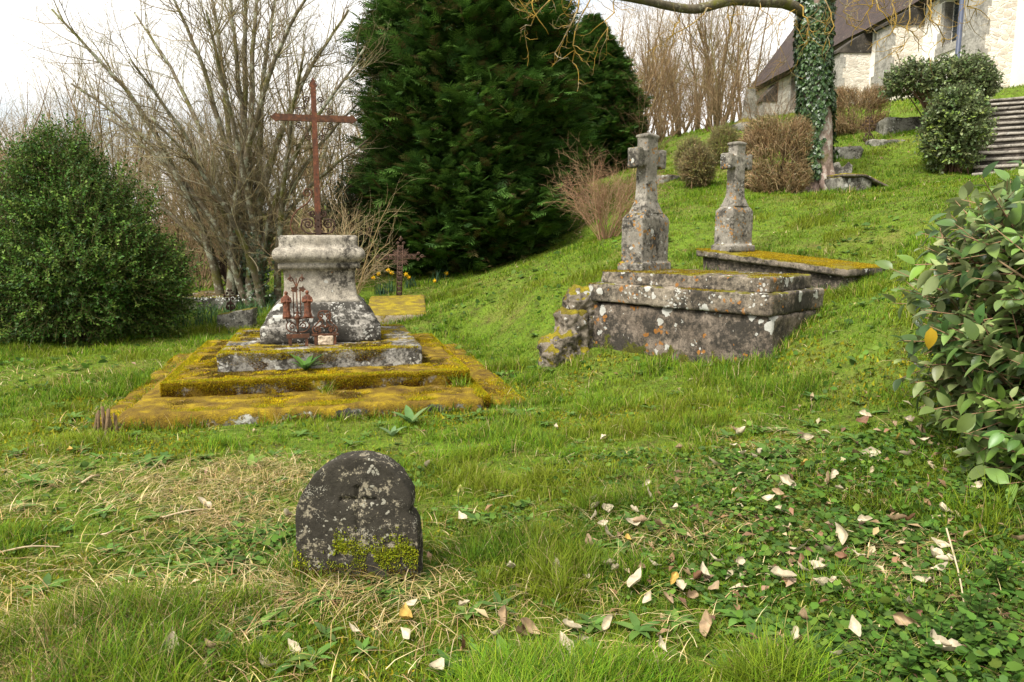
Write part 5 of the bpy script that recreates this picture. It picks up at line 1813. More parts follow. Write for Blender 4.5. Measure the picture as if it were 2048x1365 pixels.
# glossy shrubs before the church
SG = [(.08, .125, .03), (.055, .09, .025), (.11, .16, .045), (.14, .17, .06)]
q = at(1872, 19.2)
leafy('flat_topped_shrub', q, [(q + [-.66, .1, 1.12], (.6, .6, .5)), (q + [.35, 0, 1.08], (.82, .7, .62)), (q + [.85, .0, 1.0], (.45, .6, .68))], 2100, 8, .24, .075, SG, M['shrubleaf'], 'wide flat-topped dark glossy shrub before the church wall', 'shrub', 631, LEAF6, 34, .6, amp=.2, twc=(.13, .08, .05), stemr=.02, zmin=-.5)
q = at(1903, 16.0)
leafy('broadleaf_shrub', q, [(q + [0, 0, .80], (.60, .6, .82)), (q + [.0, 0, 1.15], (.52, .5, .55))], 1900, 8, .20, .07, [(.12, .17, .055), (.08, .13, .035), (.17, .21, .085), (.14, .19, .035)], M['shrubleaf'], 'rounded glossy broad-leaved shrub left of the stone stairs', 'shrub', 632, LEAF6, 26, .55, amp=.25, twc=(.13, .08, .05), stemr=.02)

# foreground broad-leaved shrub at the right edge
SHX = .24
fb = np.array([2.9 + SHX, 3.9, g1(2.9 + SHX, 3.9)])
BG = [(.12, .19, .04), (.16, .225, .06), (.075, .135, .03), (.22, .27, .10), (.12, .20, .03), (.05, .10, .025)]
BIG = leaf_tpl(.52, .16, .22, 4)
r = rnd(641)
root = empty('large_leaved_shrub', fb, 'large-leaved grey-green evergreen shrub filling the right edge of the foreground', 'shrub')
lf, tm = MB(), MB()
for (c, rad, ns, sd) in [((2.92 + SHX, 3.95, 1.16), (.88, .95, .80), 480, 1), ((2.72 + SHX, 3.7, .85), (.66, .85, .62), 290, 2), ((3.0 + SHX, 3.9, 1.52), (.92, .85, .50), 360, 3), ((3.05 + SHX, 3.35, .70), (.55, .6, .38), 170, 4), ((2.55 + SHX, 3.35, .58), (.46, .5, .34), 130, 5)]:
    p, d = blob_pts(r, c, rad, ns, .62, .16, 2.0, 700 + sd, -.85)
    dd = nrm(d + [0, 0, .25])
    sprigs(lf, tm, r, p - dd * .13, dd, np.full(len(p), .26), 6, .098, BG, BIG, .45, 1.0, .0045, (.26, .16, .09), .4, .5)
    p, d = blob_pts(r, c, np.array(rad) * .68, ns // 2, .6, .16, 2.0, 730 + sd, -.85)
    sprigs(lf, tm, r, p, d, np.full(len(p), .24), 6, .095, BG, BIG, .4, 1.0, .004, (.2, .13, .07), .3, .35)
# one yellowing leaf and a few bronzed ones
k = 5
p, d = blob_pts(r, (2.85 + SHX, 3.85, 1.0), (.9, .95, .75), k, .95, .1, 2, 5, -.5)
yl = np.concatenate([[P(1862, 655, 3.15)], p])
place(lf, BIG, yl, np.concatenate([[[.05, 0, -1.]], usph(r, len(p)) * .5 - [0, 0, .7]]), np.concatenate([[[-.2, -1., .1]], d]), .10, np.concatenate([[(.42, .27, .02)], jcol(r, len(p), [(.36, .22, .03), (.28, .14, .03)], .2)]))
lf.build('foliage', M['bigleaf'], root)
st_ = []
for i in range(60):
    d = usph(r, 1)[0]; d[2] = abs(d[2]) * .9 - .1
    e = np.array([2.92 + SHX, 3.92, 1.12]) + d * np.array([.92, .95, .84]) * (.85 + .25 * r.random())
    b = fb + np.array([r.normal() * .15, r.normal() * .15, -.05])
    st_.append((smooth_path([b, b * .45 + e * .55 + [0, 0, .12], e], 10) + np.concatenate([np.zeros((3, 3)), r.normal(size=(7, 3)) * .012]), np.linspace(.014, .0045, 10)))
for i in range(90):   # clipped shoot ends standing out of the top
    a = r.random() * 2 * PI; q = np.sqrt(r.random())
    p = np.array([2.92 + SHX + .72 * q * math.cos(a), 3.9 + .75 * q * math.sin(a), 1.92 - .42 * q * q - .22])
    e = p + np.array([(r.random() - .6) * .3, (r.random() - .5) * .3, .16 + .16 * r.random()])
    st_.append((np.array([p, (p + e) / 2 + r.normal(size=3) * .015, e]), np.array([.007, .006, .0045])))
tubes(tm, st_, 6, list(jcol(r, len(st_), [(.27, .17, .10), (.2, .12, .07), (.33, .23, .15)], .2)))
tm.build('stems', M['twig'], root)

# ------------------------------------------------------------------ ivy-clad tree
tb = at(1628, 16.0)
K16 = 16 / F
top_ = P(1632, -120, 16.0)
trunk = smooth_path([tb - [0, 0, .35], tb + [.0, 0, .25], P(1634, 250, 16), P(1628, 120, 16), P(1630, 20, 16), top_], 26)
trad = np.interp(np.linspace(0, 1, 26), [0, .1, .2, .5, .75, 1], [.60, .48, .35, .27, .27, .25])
root = empty('ivy_clad_tree', tb, 'tall bare tree, its trunk sheathed in dark ivy, on the hill before the church', 'tree')
r = rnd(651)
vv = MB(); tubes(vv, [(trunk, trad)], 22)
roots = []
for i in range(7):
    a = i * .9 + .3
    e = tb + np.array([math.cos(a) * .75, math.sin(a) * .75, 0]); e[2] = g1(e[0], e[1]) - .06
    roots.append((smooth_path([tb + [math.cos(a) * .12, math.sin(a) * .12, .75], tb + [math.cos(a) * .36, math.sin(a) * .36, .16], e], 8), np.linspace(.17, .06, 8)))
tubes(vv, roots, 9)
vv.build('trunk', M['bark_ivy'], root)
# boughs
boughs = [([P(1622, 35, 16), P(1575, 8, 15.7), P(1520, 4, 15.3), P(1465, 1, 15), P(1415, 14, 14.7), P(1382, 19, 14.5), P(1335, 12, 14.2), P(1290, 2, 13.9), P(1225, -10, 13.4), P(1150, -30, 13)], .115, .055),
          ([P(1640, 20, 16), P(1700, -60, 15.3), P(1800, -120, 14.4), P(1900, -140, 13.4)], .16, .05),
          ([P(1636, 0, 16), P(1660, -90, 15.0), P(1720, -130, 13.0), P(1790, -120, 11.5)], .14, .05),
          ([P(1625, -40, 16), P(1560, -150, 15.5), P(1450, -230, 14.5)], .15, .06),
          ([P(1290, 0, 13.9), P(1200, -40, 13.0), P(1120, -45, 12.2)], .06, .03)]
vb = MB(); tubes(vb, [(smooth_path(p, 24), np.linspace(a, b, 24)) for p, a, b in boughs], 10)
vb.build('boughs', M['bark_bough'], root)
# drooping lichen-yellow twigs: start, mid, end in the photo
droop = []
spec = [dict(n=6, w=.22, up=-.02, tip=.3), dict(n=5, w=.34, up=.10, c=4, t0=.15, a=.9, l=.6, r=.65), dict(n=4, w=.4, up=.13, c=2.4, t0=.2, a=.9, l=.6, r=.65)]
for (a, m_, b, dd, r0) in [((1760, -40), (1740, 10), (1700, 85), 13.5, .022), ((1790, -30), (1790, 40), (1745, 100), 12.5, .02), ((1830, -30), (1815, 60), (1800, 120), 12.0, .018), ((1850, -30), (1865, 40), (1890, 95), 12.0, .02),
                           ((1730, -30), (1770, 30), (1840, 80), 12.6, .02), ((1880, -30), (1850, 30), (1840, 100), 12.4, .018), ((1700, -30), (1690, 20), (1715, 60), 14, .018), ((1900, -60), (1925, -10), (1960, 30), 12, .02),
                           ((1600, 10), (1612, 50), (1605, 100), 15.2, .02), ((1590, 20), (1560, 60), (1570, 130), 15, .014), ((1650, 0), (1668, 50), (1640, 110), 15.2, .018),
                           ((1170, -30), (1140, 55), (1105, 120), 12.2, .022), ((1230, -20), (1220, 40), (1180, 110), 12.4, .018), ((1130, -40), (1075, 30), (1040, 60), 12.1, .02), ((1200, -30), (1150, 60), (1150, 150), 12.3, .018), ((1100, -40), (1060, 10), (1100, 70), 12, .018),
                           ((1460, 2), (1456, 40), (1462, 85), 15, .02), ((1365, 18), (1350, 60), (1320, 100), 14.4, .018), ((1415, 16), (1370, 60), (1290, 110), 14.5, .02), ((1520, 5), (1540, 50), (1500, 80), 15.2, .012)]:
    pa = smooth_path([P(*a, dd), P(*m_, dd - .2), P(*b, dd - .1)], 9)
    pa[1:] += r.normal(size=(8, 3)) * .03
    droop.append((pa, np.linspace(r0, r0 * .4, 9) * .75, 0))
    for _ in range(9):
        t = .15 + .85 * r.random(); i = min(int(t * 8), 7)
        d = nrm(pa[i + 1] - pa[i]); pe = np.cross(d, r.normal(size=3)); pe /= np.linalg.norm(pe)
        an = .5 + .6 * r.random()
        grow(r, pa[i], d * math.cos(an) + pe * math.sin(an), .42 * (.5 + r.random()), r0 * .33, spec[1:] if False else [dict(n=6, w=.3, up=.06, tip=.4), dict(n=5, w=.36, up=.12, c=2.5, t0=.2, a=.9, l=.6, r=.7)], droop)
mb = MB(); tubes(mb, [(a, b) for a, b, c in droop], 5)
mb.build('crown', M['bark_yellow'], root)
# ivy
m = 15000
t = r.random(m) * .98; i = np.minimum((t * 25).astype(int), 24)
c = trunk[i] + (trunk[i + 1] - trunk[i]) * (t * 25 - i)[:, None]
rad = trad[i]
an = r.random(m) * 2 * PI
out_ = np.stack([np.cos(an), np.sin(an), np.zeros(m)], 1)
hgt = (c[:, 2] - tb[2])
bare = np.exp(-((np.mod(an + PI / 2 - .75 + PI, 2 * PI) - PI) / .85) ** 2) * (1 - sstep(1.1, 2.1, hgt)) + (1 - sstep(.08, .35, hgt)) * .9
bare += np.exp(-((np.mod(an + PI / 2 + .2 + PI, 2 * PI) - PI) / .45) ** 2) * sstep(3.4, 3.9, hgt) * .8
k = (bare + .9 * (fbm(an * 2 + 9, hgt * 1.8, 8, 3) - .5) < .45)
c, rad, out_, hgt = c[k], rad[k], out_[k], hgt[k]
thick = .02 + .09 * r.random(len(c)) * (.4 + fbm(an[k] * 2.2, hgt * 2, 12, 3))
p = c + out_ * (rad + thick)[:, None]
iv = MB()
place(iv, IVY, p, np.stack([r.normal(size=len(p)) * .4, r.normal(size=len(p)) * .4, -np.ones(len(p))], 1) + out_ * .35, out_ + r.normal(size=(len(p), 3)) * .35 + [0, 0, .3], .072 * (.55 + .8 * r.random(len(p))), jcol(r, len(p), [(.034, .07, .018), (.046, .09, .022), (.022, .048, .014), (.065, .11, .03)], .3))
iv.build('ivy', M['ivyleaf'], root)
# ------------------------------------------------------------------ ground cover
def excluded(x, y, grow_=0.0):
    k = np.zeros(len(x), bool)
    for (cx, cy, ro, hx, hy) in EXC + ([EXC_AP] if grow_ > .02 else []):
        dx, dy = x - cx, y - cy
        a = dx * math.cos(ro) + dy * math.sin(ro); b = -dx * math.sin(ro) + dy * math.cos(ro)
        k |= (np.abs(a) < hx + grow_) & (np.abs(b) < hy + grow_)
    return k


def scatter(rng, n, r0, r1, half=.95, pw=1.0):
    """points over the slope, thinning with distance"""
    a = (rng.random(n) * 2 - 1) * half
    t = rng.random(n)
    rr = r0 * (r1 / r0) ** (t ** pw)
    return rr * np.sin(a), rr * np.cos(a), rr


def dryness(x, y):
    left = sstep(-.3, -1.7, x) * sstep(6.2, 4.6, y)
    patch = np.exp(-(((x + 4.6) / 1.5) ** 2 + ((y - 8.6) / 1.2) ** 2)) * 1.3
    mid = np.exp(-(((x + 2.0) / 1.1) ** 2 + ((y - 4.6) / .8) ** 2))
    return np.clip(fbm(x * 1.2 + 40, y * 1.6 + 40, 31, 4) * 1.6 - .90 + .42 * left + .5 * patch + .35 * mid, 0, 1)


def herbness(x, y):
    right = sstep(.25, 1.45, x) * sstep(5.8, 3.4, y)
    p2 = np.exp(-(((x + 1.15) / .5) ** 2 + ((y - 3.7) / .35) ** 2))
    return np.clip(fbm(x * 1.6 + 80, y * 1.6 + 80, 35, 4) * 1.5 - .74 + .8 * right + .75 * p2, 0, 1)


def blades(mb, rng, x, y, z, h, w, lean, az, col, seg=3):
    m = len(x)
    ts = np.linspace(0, 1, seg + 1)
    tx, ty = np.cos(az), np.sin(az)
    sx, sy = -ty, tx
    vs = []
    for t in ts:
        out = lean * t ** 1.7 * h; up = h * (t - .28 * lean * t * t)
        hw = w * .5 * (1 - t ** 1.8 * .98)
        cx, cy, cz = x + tx * out, y + ty * out, z + up
        if t < 1:
            vs.append(np.stack([cx - sx * hw, cy - sy * hw, cz], 1)); vs.append(np.stack([cx + sx * hw, cy + sy * hw, cz], 1))
        else:
            vs.append(np.stack([cx, cy, cz], 1))
    k = len(vs)
    v = np.stack(vs, 1).reshape(-1, 3)
    off = (np.arange(m) * k)[:, None]
    q = [off + np.array([[2 * i, 2 * i + 1, 2 * i + 3, 2 * i + 2]]) for i in range(seg - 1)]
    tri = off + np.array([[2 * seg - 2, 2 * seg - 1, 2 * seg]])
    fs = ([np.concatenate(q)] if q else []) + [tri]
    mb.add(v, fs, np.repeat(col, k, axis=0))


rng = rnd(1001)
GC = [(.125, .235, .011), (.095, .195, .010), (.165, .265, .015), (.05, .125, .010), (.215, .275, .02), (.13, .20, .022)]
GD = [(.42, .32, .14), (.33, .235, .10), (.52, .42, .23), (.24, .155, .07), (.33, .28, .09)]


def tufts(n, r0, r1, seed, seg, hmul, wmul, extra=0):
    r = rnd(seed)
    # tuft centres, several blades each
    k = 7
    cx, cy, rr = scatter(r, n // k, r0, r1, .95, 1.15 if r0 > 8 else 1.0)
    keep = ~excluded(cx, cy, .03)
    dn = dryness(cx, cy); hn = herbness(cx, cy)
    keep &= r.random(len(cx)) > dn * .62 + hn * .85
    lush = fbm(cx * 2.2 + 7, cy * 2.2 + 7, 77, 3)
    keep &= r.random(len(cx)) < .28 + 1.0 * sstep(.38, .60, lush)
    cx, cy, rr, lush, dn = cx[keep], cy[keep], rr[keep], lush[keep], dn[keep]
    m = len(cx)
    sc = np.maximum(1, rr / 5.0)
    x = np.repeat(cx, k) + r.normal(size=m * k) * .022 * np.repeat(sc, k)
    y = np.repeat(cy, k) + r.normal(size=m * k) * .022 * np.repeat(sc, k)
    lk = np.repeat(lush, k); sk = np.repeat(sc, k); rk = np.repeat(rr, k)
    out = ~excluded(x, y, .0)
    x, y, lk, sk, rk = x[out], y[out], lk[out], sk[out], rk[out]
    dnk = np.repeat(dn, k)[out]
    cen = np.repeat(np.arange(m), k)[out]
    tcol = jcol(r, m, GC, .28)[cen]
    m2 = len(x)
    h = (.026 + .115 * sstep(.42, .76, lk) + .025 * r.random(m2)) * (.6 + .7 * r.random(m2)) * hmul * (1 + .012 * rk)
    big = sstep(.62, .74, fbm(x * .9 + 60, y * .9 + 60, 91, 3))
    h = h * (1 + .55 * big)
    w = (.0036 + .0022 * r.random(m2)) * wmul * np.maximum(1, rk / 5.2)
    lean = .25 + 1.0 * r.random(m2) ** 1.3
    az = r.random(m2) * 2 * PI
    col = tcol * (.8 + .4 * r.random((m2, 1)))
    lite = fbm(x * .55 + 3, y * .55 + 3, 55, 3)[:, None]
    col = col * (.42 + 1.1 * lite)
    hue = sstep(.5, .68, fbm(x * 1.3 + 90, y * 1.3 + 90, 58, 4))[:, None] * .6
    col = col * (1 - hue) + hue * np.array([.20, .225, .018]) * (.6 + .8 * r.random((m2, 1))) * np.array([1, 1, 1])
    yel = (r.random(m2) < .05 + .25 * dnk)
    col[yel] = jcol(r, yel.sum(), GD, .3) * .9
    blades(GM, r, x, y, gz(x, y) - .006, h, w, lean, az, col, seg)


GM = MB()
tufts(260000, 1.25, 4.2, 1, 3, 1.0, 1.0)
tufts(240000, 4.0, 9.0, 2, 3, .82, 1.0)
tufts(640000, 8.6, 34.0, 3, 2, .62, .85)
# short turf under the tufts
for n, r0, r1, sd, seg in [(200000, 2.2, 8.0, 71, 2), (200000, 7.5, 22.0, 72, 2)]:
    r = rnd(sd)
    x, y, rr = scatter(r, n, r0, r1)
    k = ~excluded(x, y, .0) & (r.random(n) > herbness(x, y) * .8 + dryness(x, y) * .5)
    x, y, rr = x[k], y[k], rr[k]; m = len(x)
    lite = fbm(x * .8 + 3, y * .8 + 3, 56, 4)[:, None]
    c = jcol(r, m, GC + [(.20, .21, .018), (.15, .16, .02), (.24, .20, .06)], .35) * (.45 + 1.0 * lite)
    blades(GM, r, x, y, gz(x, y) - .004, (.014 + .032 * r.random(m) ** 1.5) * np.maximum(1, rr / 9), (.0034 + .002 * r.random(m)) * np.maximum(1, rr / 5.5), .3 + 1.3 * r.random(m), r.random(m) * 6.28, c, seg)
# fringe standing against the stones and steps
r = rnd(15)
for (cx, cy, ro, hx, hy) in EXC:
    dist = math.hypot(cx, cy)
    if dist > 17: continue
    n = int(min(4200, 620 * (hx + hy) * 2 * min(1, 7 / dist)))
    s = r.integers(0, 4, n); t = r.random(n) * 2 - 1
    e = .01 + .07 * r.random(n) ** 2
    a = np.where(s < 2, t * (hx + .03), np.where(s == 2, -hx - e, hx + e)); b = np.where(s == 0, -hy - e, np.where(s == 1, hy + e, t * (hy + .03)))
    x = cx + a * math.cos(ro) - b * math.sin(ro); y = cy + a * math.sin(ro) + b * math.cos(ro)
    k = (fbm(x * 3, y * 3, 66, 3) > .44) & ~excluded(x, y, 0)
    x, y = x[k], y[k]; n = len(x)
    blades(GM, r, x, y, gz(x, y) - .01, (.05 + .13 * r.random(n) ** 1.5) * (.8 + .02 * dist), np.full(n, .0048) * max(1, dist / 5.5), .2 + .9 * r.random(n), r.random(n) * 6.28, jcol(r, n, GC + [GD[0]], .3), 3)
tag(GM.build('grass', M['grass']), kind='stuff')

# dry grass: bleached blades lying flat
DM = MB()
for n, r0, r1, sd in [(110000, 1.7, 5.5, 5), (30000, 5.0, 16.0, 6)]:
    r = rnd(sd + 200)
    x, y, rr = scatter(r, n, r0, r1)
    d = dryness(x, y)
    k = (r.random(n) < d * 1.25 + .05) & ~excluded(x, y, .0)
    x, y, rr, d = x[k], y[k], rr[k], d[k]
    m = len(x)
    main = fbm(x * .8, y * .8, 12, 2) * 8
    az = np.where(r.random(m) < .6, main + r.normal(size=m) * .6, r.random(m) * 6.28)
    h = (.07 + .16 * r.random(m) ** 2)
    flat = r.random(m) < .72
    lean = np.where(flat, 2.6 + r.random(m), .5 + r.random(m))
    hh = np.where(flat, h * .36, h * .75)
    blades(DM, r, x, y, gz(x, y) + np.where(flat, .008 + .022 * r.random(m), 0), hh, (.0028 + .0022 * r.random(m)) * np.maximum(1, rr / 5), lean, az, jcol(r, m, GD, .35), 3)
tag(DM.build('dry_grass', M['straw']), kind='stuff')

# small-leaved herbs (ground ivy, nettles, clover) hugging the ground
HM = MB()
HC = [(.06, .125, .016), (.08, .155, .02), (.042, .09, .014), (.11, .175, .026), (.065, .12, .026)]
for n, r0, r1, sd in [(90000, 1.7, 5.0, 7), (24000, 4.8, 13.0, 8)]:
    r = rnd(sd + 300)
    x, y, rr = scatter(r, n, r0, r1)
    d = herbness(x, y)
    k = (r.random(n) < d * 1.1 + .055) & ~excluded(x, y, .01)
    x, y, rr, d = x[k], y[k], rr[k], d[k]
    m = len(x)
    hz = (.010 + .13 * d * r.random(m) ** 1.4 * (.25 + 1.2 * fbm(x * 4, y * 4, 3, 2)))
    sz = (.015 + .026 * r.random(m) ** 2.2) * np.maximum(1, rr / 4.5)
    a = r.random(m) * 6.28
    yd = np.stack([np.cos(a), np.sin(a), r.normal(size=m) * .25], 1)
    zd = np.array([0, -.15, 1.]) + r.normal(size=(m, 3)) * .6
    p = np.stack([x, y, gz(x, y) + hz], 1)
    c = jcol(r, m, HC, .32)
    j = r.random(m) < .55
    place(HM, ROUND, p[j], yd[j], zd[j], sz[j], c[j]); place(HM, LEAF6, p[~j], yd[~j], zd[~j], sz[~j] * 1.45, c[~j])
# low rosettes of broader leaves
r = rnd(333)
x, y, rr = scatter(r, 1500, 2.0, 15)
k = (herbness(x, y) + .34 * r.random(1500) > .24) & ~excluded(x, y, .06)
for xx, yy in zip(x[k], y[k]):
    n = r.integers(5, 9); a = r.random() * 6.28 + np.arange(n) * 2.4
    p = np.tile([xx, yy, g1(xx, yy) + .012], (n, 1))
    place(HM, leaf_tpl(.36, .1, .35, 2), p, np.stack([np.cos(a), np.sin(a), .35 + .5 * r.random(n)], 1), np.tile([0, 0, 1.], (n, 1)), (.05 + .06 * r.random()) * (.7 + .5 * r.random(n)), jcol(r, n, [(.09, .17, .03), (.115, .20, .04), (.07, .13, .03)], .2))
tag(HM.build('ground_herbs', M['herb']), kind='stuff')

# moss cushions between the blades
MM = MB()
r = rnd(444)
n = 120000
x, y, rr = scatter(r, n, 1.7, 9)
mf = fbm(x * 1.9 + 11, y * 1.9 + 11, 21, 4)
k = (mf > .53) & ~excluded(x, y, 0) & (herbness(x, y) < .5)
x, y, rr, mf = x[k], y[k], rr[k], mf[k]
m = len(x)
p = np.stack([x, y, gz(x, y) - .003 + .018 * sstep(.53, .7, mf)], 1)
place(MM, (np.array([(-.3, 0, 0), (.3, 0, 0), (0, 1, 0)]), np.array([(0, 1, 2)])), p, nrm(r.normal(size=(m, 3)) * .5 + [0, 0, 1]), usph(r, m), .014 * (.5 + r.random(m)) * np.maximum(1, rr / 3.5), jcol(r, m, [(.20, .20, .012), (.15, .17, .012), (.26, .22, .015), (.12, .12, .012)], .3))
tag(MM.build('moss_cushions', M['moss']), kind='stuff')

# ------------------------------------------------------------------ fallen leaves
def gi(px, py):
    """ground point seen at a photo position"""
    r_ = ray(px, py)
    t0 = 1.0
    ts = np.linspace(1.5, 40, 900)
    p = EYE + r_ * ts[:, None]
    dz = p[:, 2] - gz(p[:, 0], p[:, 1])
    i = int(np.argmax(dz < 0)); a, b = dz[i - 1], dz[i]
    t = ts[i - 1] + (ts[i] - ts[i - 1]) * a / (a - b)
    return EYE + r_ * t


C6 = [(420, 238), (610, 530), (1780, 150), (1460, 305), (1620, 260), (1600, 350), (1320, 420), (1330, 470), (1380, 480), (1530, 480), (1330, 520), (1390, 605), (1360, 570), (1570, 555), (1520, 565), (1660, 570), (1500, 655), (1400, 770), (1440, 800), (1645, 780), (1585, 815), (1555, 890), (1745, 870), (1710, 980), (1840, 970), (1870, 870), (1790, 910), (1610, 960), (910, 885), (870, 790), (1120, 795), (1270, 860), (330, 1005), (300, 1060), (620, 1010), (845, 1065), (795, 1155), (310, 1160), (20, 1140), (960, 1130), (1195, 1130), (1245, 1185), (1400, 1090), (1160, 1240), (1680, 1235), (1490, 1300), (1580, 1315), (1240, 1340), (1210, 1320), (620, 1225), (460, 1350), (1750, 510), (1620, 410), (1290, 665), (910, 1170), (1370, 85), (1105, 10)]
C5 = [(1120, 1230), (1590, 1215), (930, 1250), (1435, 1310), (380, 140), (980, 455), (1100, 430), (1555, 505)]
C7 = [(145, 340), (65, 445), (215, 535), (395, 520), (350, 575), (305, 600), (355, 655), (190, 390), (235, 415), (260, 380), (475, 300), (470, 450), (620, 555), (580, 520), (530, 545), (590, 510), (745, 700), (880, 690), (950, 700), (770, 375), (725, 235), (745, 205), (870, 260), (940, 235), (985, 290), (900, 310), (945, 350), (700, 400), (920, 400), (1000, 345), (445, 820), (455, 935), (65, 890), (165, 885), (15, 940), (60, 995), (40, 1145), (370, 970), (525, 900), (455, 885), (580, 850), (640, 770), (715, 860), (460, 1165), (420, 1250), (690, 1230), (930, 1195), (1080, 940), (1100, 890), (1080, 810), (1050, 865), (1430, 800), (930, 1100), (1095, 1340), (1275, 1080), (1240, 555), (1090, 650), (560, 990), (600, 985), (160, 250), (180, 270), (425, 35), (1000, 190), (640, 880), (540, 935), (990, 980), (1060, 1310), (620, 1350), (1160, 1310)]
spots = [(700 + x * .37, 860 + y * .37) for x, y in C6] + [(x * .37, 860 + y * .37) for x, y in C5] + [(1400 + x * .4433, 760 + y * .4433) for x, y in C7]
LK = {'cream': ((.46, .39, .265), 'pale cream upturned leaf lying in the grass'), 'tan': ((.30, .21, .12), 'tan curled dead leaf lying in the grass'), 'brown': ((.17, .085, .045), 'dark brown curled dead leaf lying in the grass'), 'yellow': ((.42, .27, .06), 'yellowing dead leaf lying in the grass')}
r = rnd(555)
protos = {}


def leaf_mesh(kind, k):
    rr = rnd(560 + k)
    n = 7
    ys = np.linspace(0, 1, n); w = .24 * np.sin(PI * np.clip(ys, .02, .985) ** .85) ** .8
    v = []; curl = .3 + .9 * rr.random(); side = .3 + 1.3 * rr.random()
    for y, a in zip(ys, w):
        a = a * (1 + .2 * rr.normal())
        zc = curl * (y - .5) ** 2 + .03 * rr.normal()
        v += [(-a, y, zc + side * a * .8), (-a * .5, y, zc + side * a * .22), (0, y, zc - .01), (a * .5, y, zc + side * a * .2), (a, y, zc + side * a * .7)]
    v = np.array(v) - [0, .5, 0]
    f = np.array([(i * 5 + j, i * 5 + j + 1, i * 5 + j + 6, i * 5 + j + 5) for i in range(n - 1) for j in range(4)])
    c = np.array(LK[kind][0])
    cv = c * (.6 + .6 * rr.random((len(v), 1)))
    cv[2::5] *= 1.12
    mb = MB().add(v, f, cv)
    # stalk
    tubes(mb, [(np.array([[0, -.5, .0], [.03, -.6, .02], [.05, -.68, .0]]), np.array([.012, .011, .01]))], 3, [c * .7])
    return mb


from mathutils import Euler
for i, (px, py) in enumerate(spots):
    p = gi(px, py)
    if excluded(p[:1], p[1:2])[0]: continue
    kind = r.choice(['cream', 'cream', 'tan', 'cream', 'tan', 'brown', 'yellow', 'tan'], p=[.24, .24, .12, .15, .08, .07, .04, .06])
    k = int(r.integers(0, 4))
    if (kind, k) not in protos:
        o = leaf_mesh(kind, k).build('fallen_leaf', M['litter']); protos[(kind, k)] = o
    else:
        o = protos[(kind, k)].copy(); COL.objects.link(o)
    o.location = (p[0], p[1], p[2] + .03 + .025 * r.random() + .055 * float(herbness(p[:1], p[1:2])[0]))
    sz = .06 + .055 * r.random() ** 1.3
    o.scale = (sz, sz, sz)
    o.rotation_euler = Euler((r.normal() * .55 + .12, r.normal() * .6, r.random() * 6.28))
    tag(o, LK[kind][1], 'leaf', {'cream': 'pale cream fallen leaves', 'tan': 'tan fallen leaves', 'brown': 'dark brown fallen leaves', 'yellow': 'yellowing fallen leaves'}[kind])

LM = MB()
r = rnd(556)
n = 16000
x, y, rr = scatter(r, n, 2.0, 26)
sh = .8 * np.exp(-(((x - 2.1) / .8) ** 2 + ((y - 4.0) / 1.3) ** 2)) + .9 * np.exp(-(((x - 9.6) / 1.6) ** 2 + ((y - 19) / 2.2) ** 2)) + .5 * np.exp(-(((x - 1.4) / .7) ** 2 + ((y - 3.2) / .8) ** 2)) + .5 * np.exp(-(((x + .5) / 2.6) ** 2 + ((y - 16.2) / 1.6) ** 2)) + .35 * np.exp(-(((x - 7.5) / 1.8) ** 2 + ((y - 14.5) / 1.8) ** 2))
k = (r.random(n) < sh * .8 + .014) & ~excluded(x, y, -.02)
x, y, rr = x[k], y[k], rr[k]; m = len(x)
p = np.stack([x, y, gz(x, y) + .012 + .03 * r.random(m) + .028 * herbness(x, y)], 1)
place(LM, leaf_tpl(.45, .2, .4, 1), p, usph(r, m) * [1, 1, .3], usph(r, m) * .5 + [0, 0, 1], (.045 + .035 * r.random(m)) * np.maximum(1, rr / 12), jcol(r, m, [(.30, .20, .11), (.20, .115, .06), (.38, .30, .18), (.13, .07, .04)], .3))
tag(LM.build('leaf_litter', M['litter']), kind='stuff')

# dry sticks lying about
for (a, m_, b, rad, lab) in [((1888, 1115), (1915, 1190), (1932, 1258), .004, 'dry straw-coloured stem leaning in the ground ivy at the right'), ((1905, 1130), (1958, 1168), (2014, 1210), .004, 'bent pale twig over the leaf litter at the lower right'),
                             ((1672, 1000), (1720, 985), (1775, 974), .003, 'thin pale stalk below the large-leaved shrub'), ((165, 975), (185, 968), (200, 960), .008, 'short bleached stick on the dry grass left of the small headstone'),
                             ((290, 1275), (315, 1271), (345, 1272), .008, 'pale splintered stick at the lower left'), ((0, 1117), (60, 1112), (120, 1105), .005, 'long grey stick at the left edge of the foreground'),
                             ((325, 1045), (380, 1038), (430, 1028), .005, 'grey twig on the straw left of the small headstone'), ((205, 1080), (216, 1085), (226, 1073), .006, 'little pale wood chip beside the green herb patch'), ((1835, 1265), (1868, 1278), (1900, 1296), .004, 'pale twig among the nettles at the lower right')]:
    pts = [gi(*a) + [0, 0, .03], gi(*m_) + [0, 0, .05], gi(*b) + [0, 0, .03]]
    if 'leaning' in lab: pts[0][2] += .10; pts[1][2] += .03
    mb = MB(); tubes(mb, [(smooth_path(pts, 8), np.linspace(rad, rad * .7, 8))], 6, [(.42, .33, .21)])
    tag(mb.build('dry_stick', M['twig'], None, pts[1]), lab, 'stick')

# ------------------------------------------------------------------ flowers and single weeds
DC = [(.05, .10, .05), (.06, .115, .055), (.04, .085, .045)]


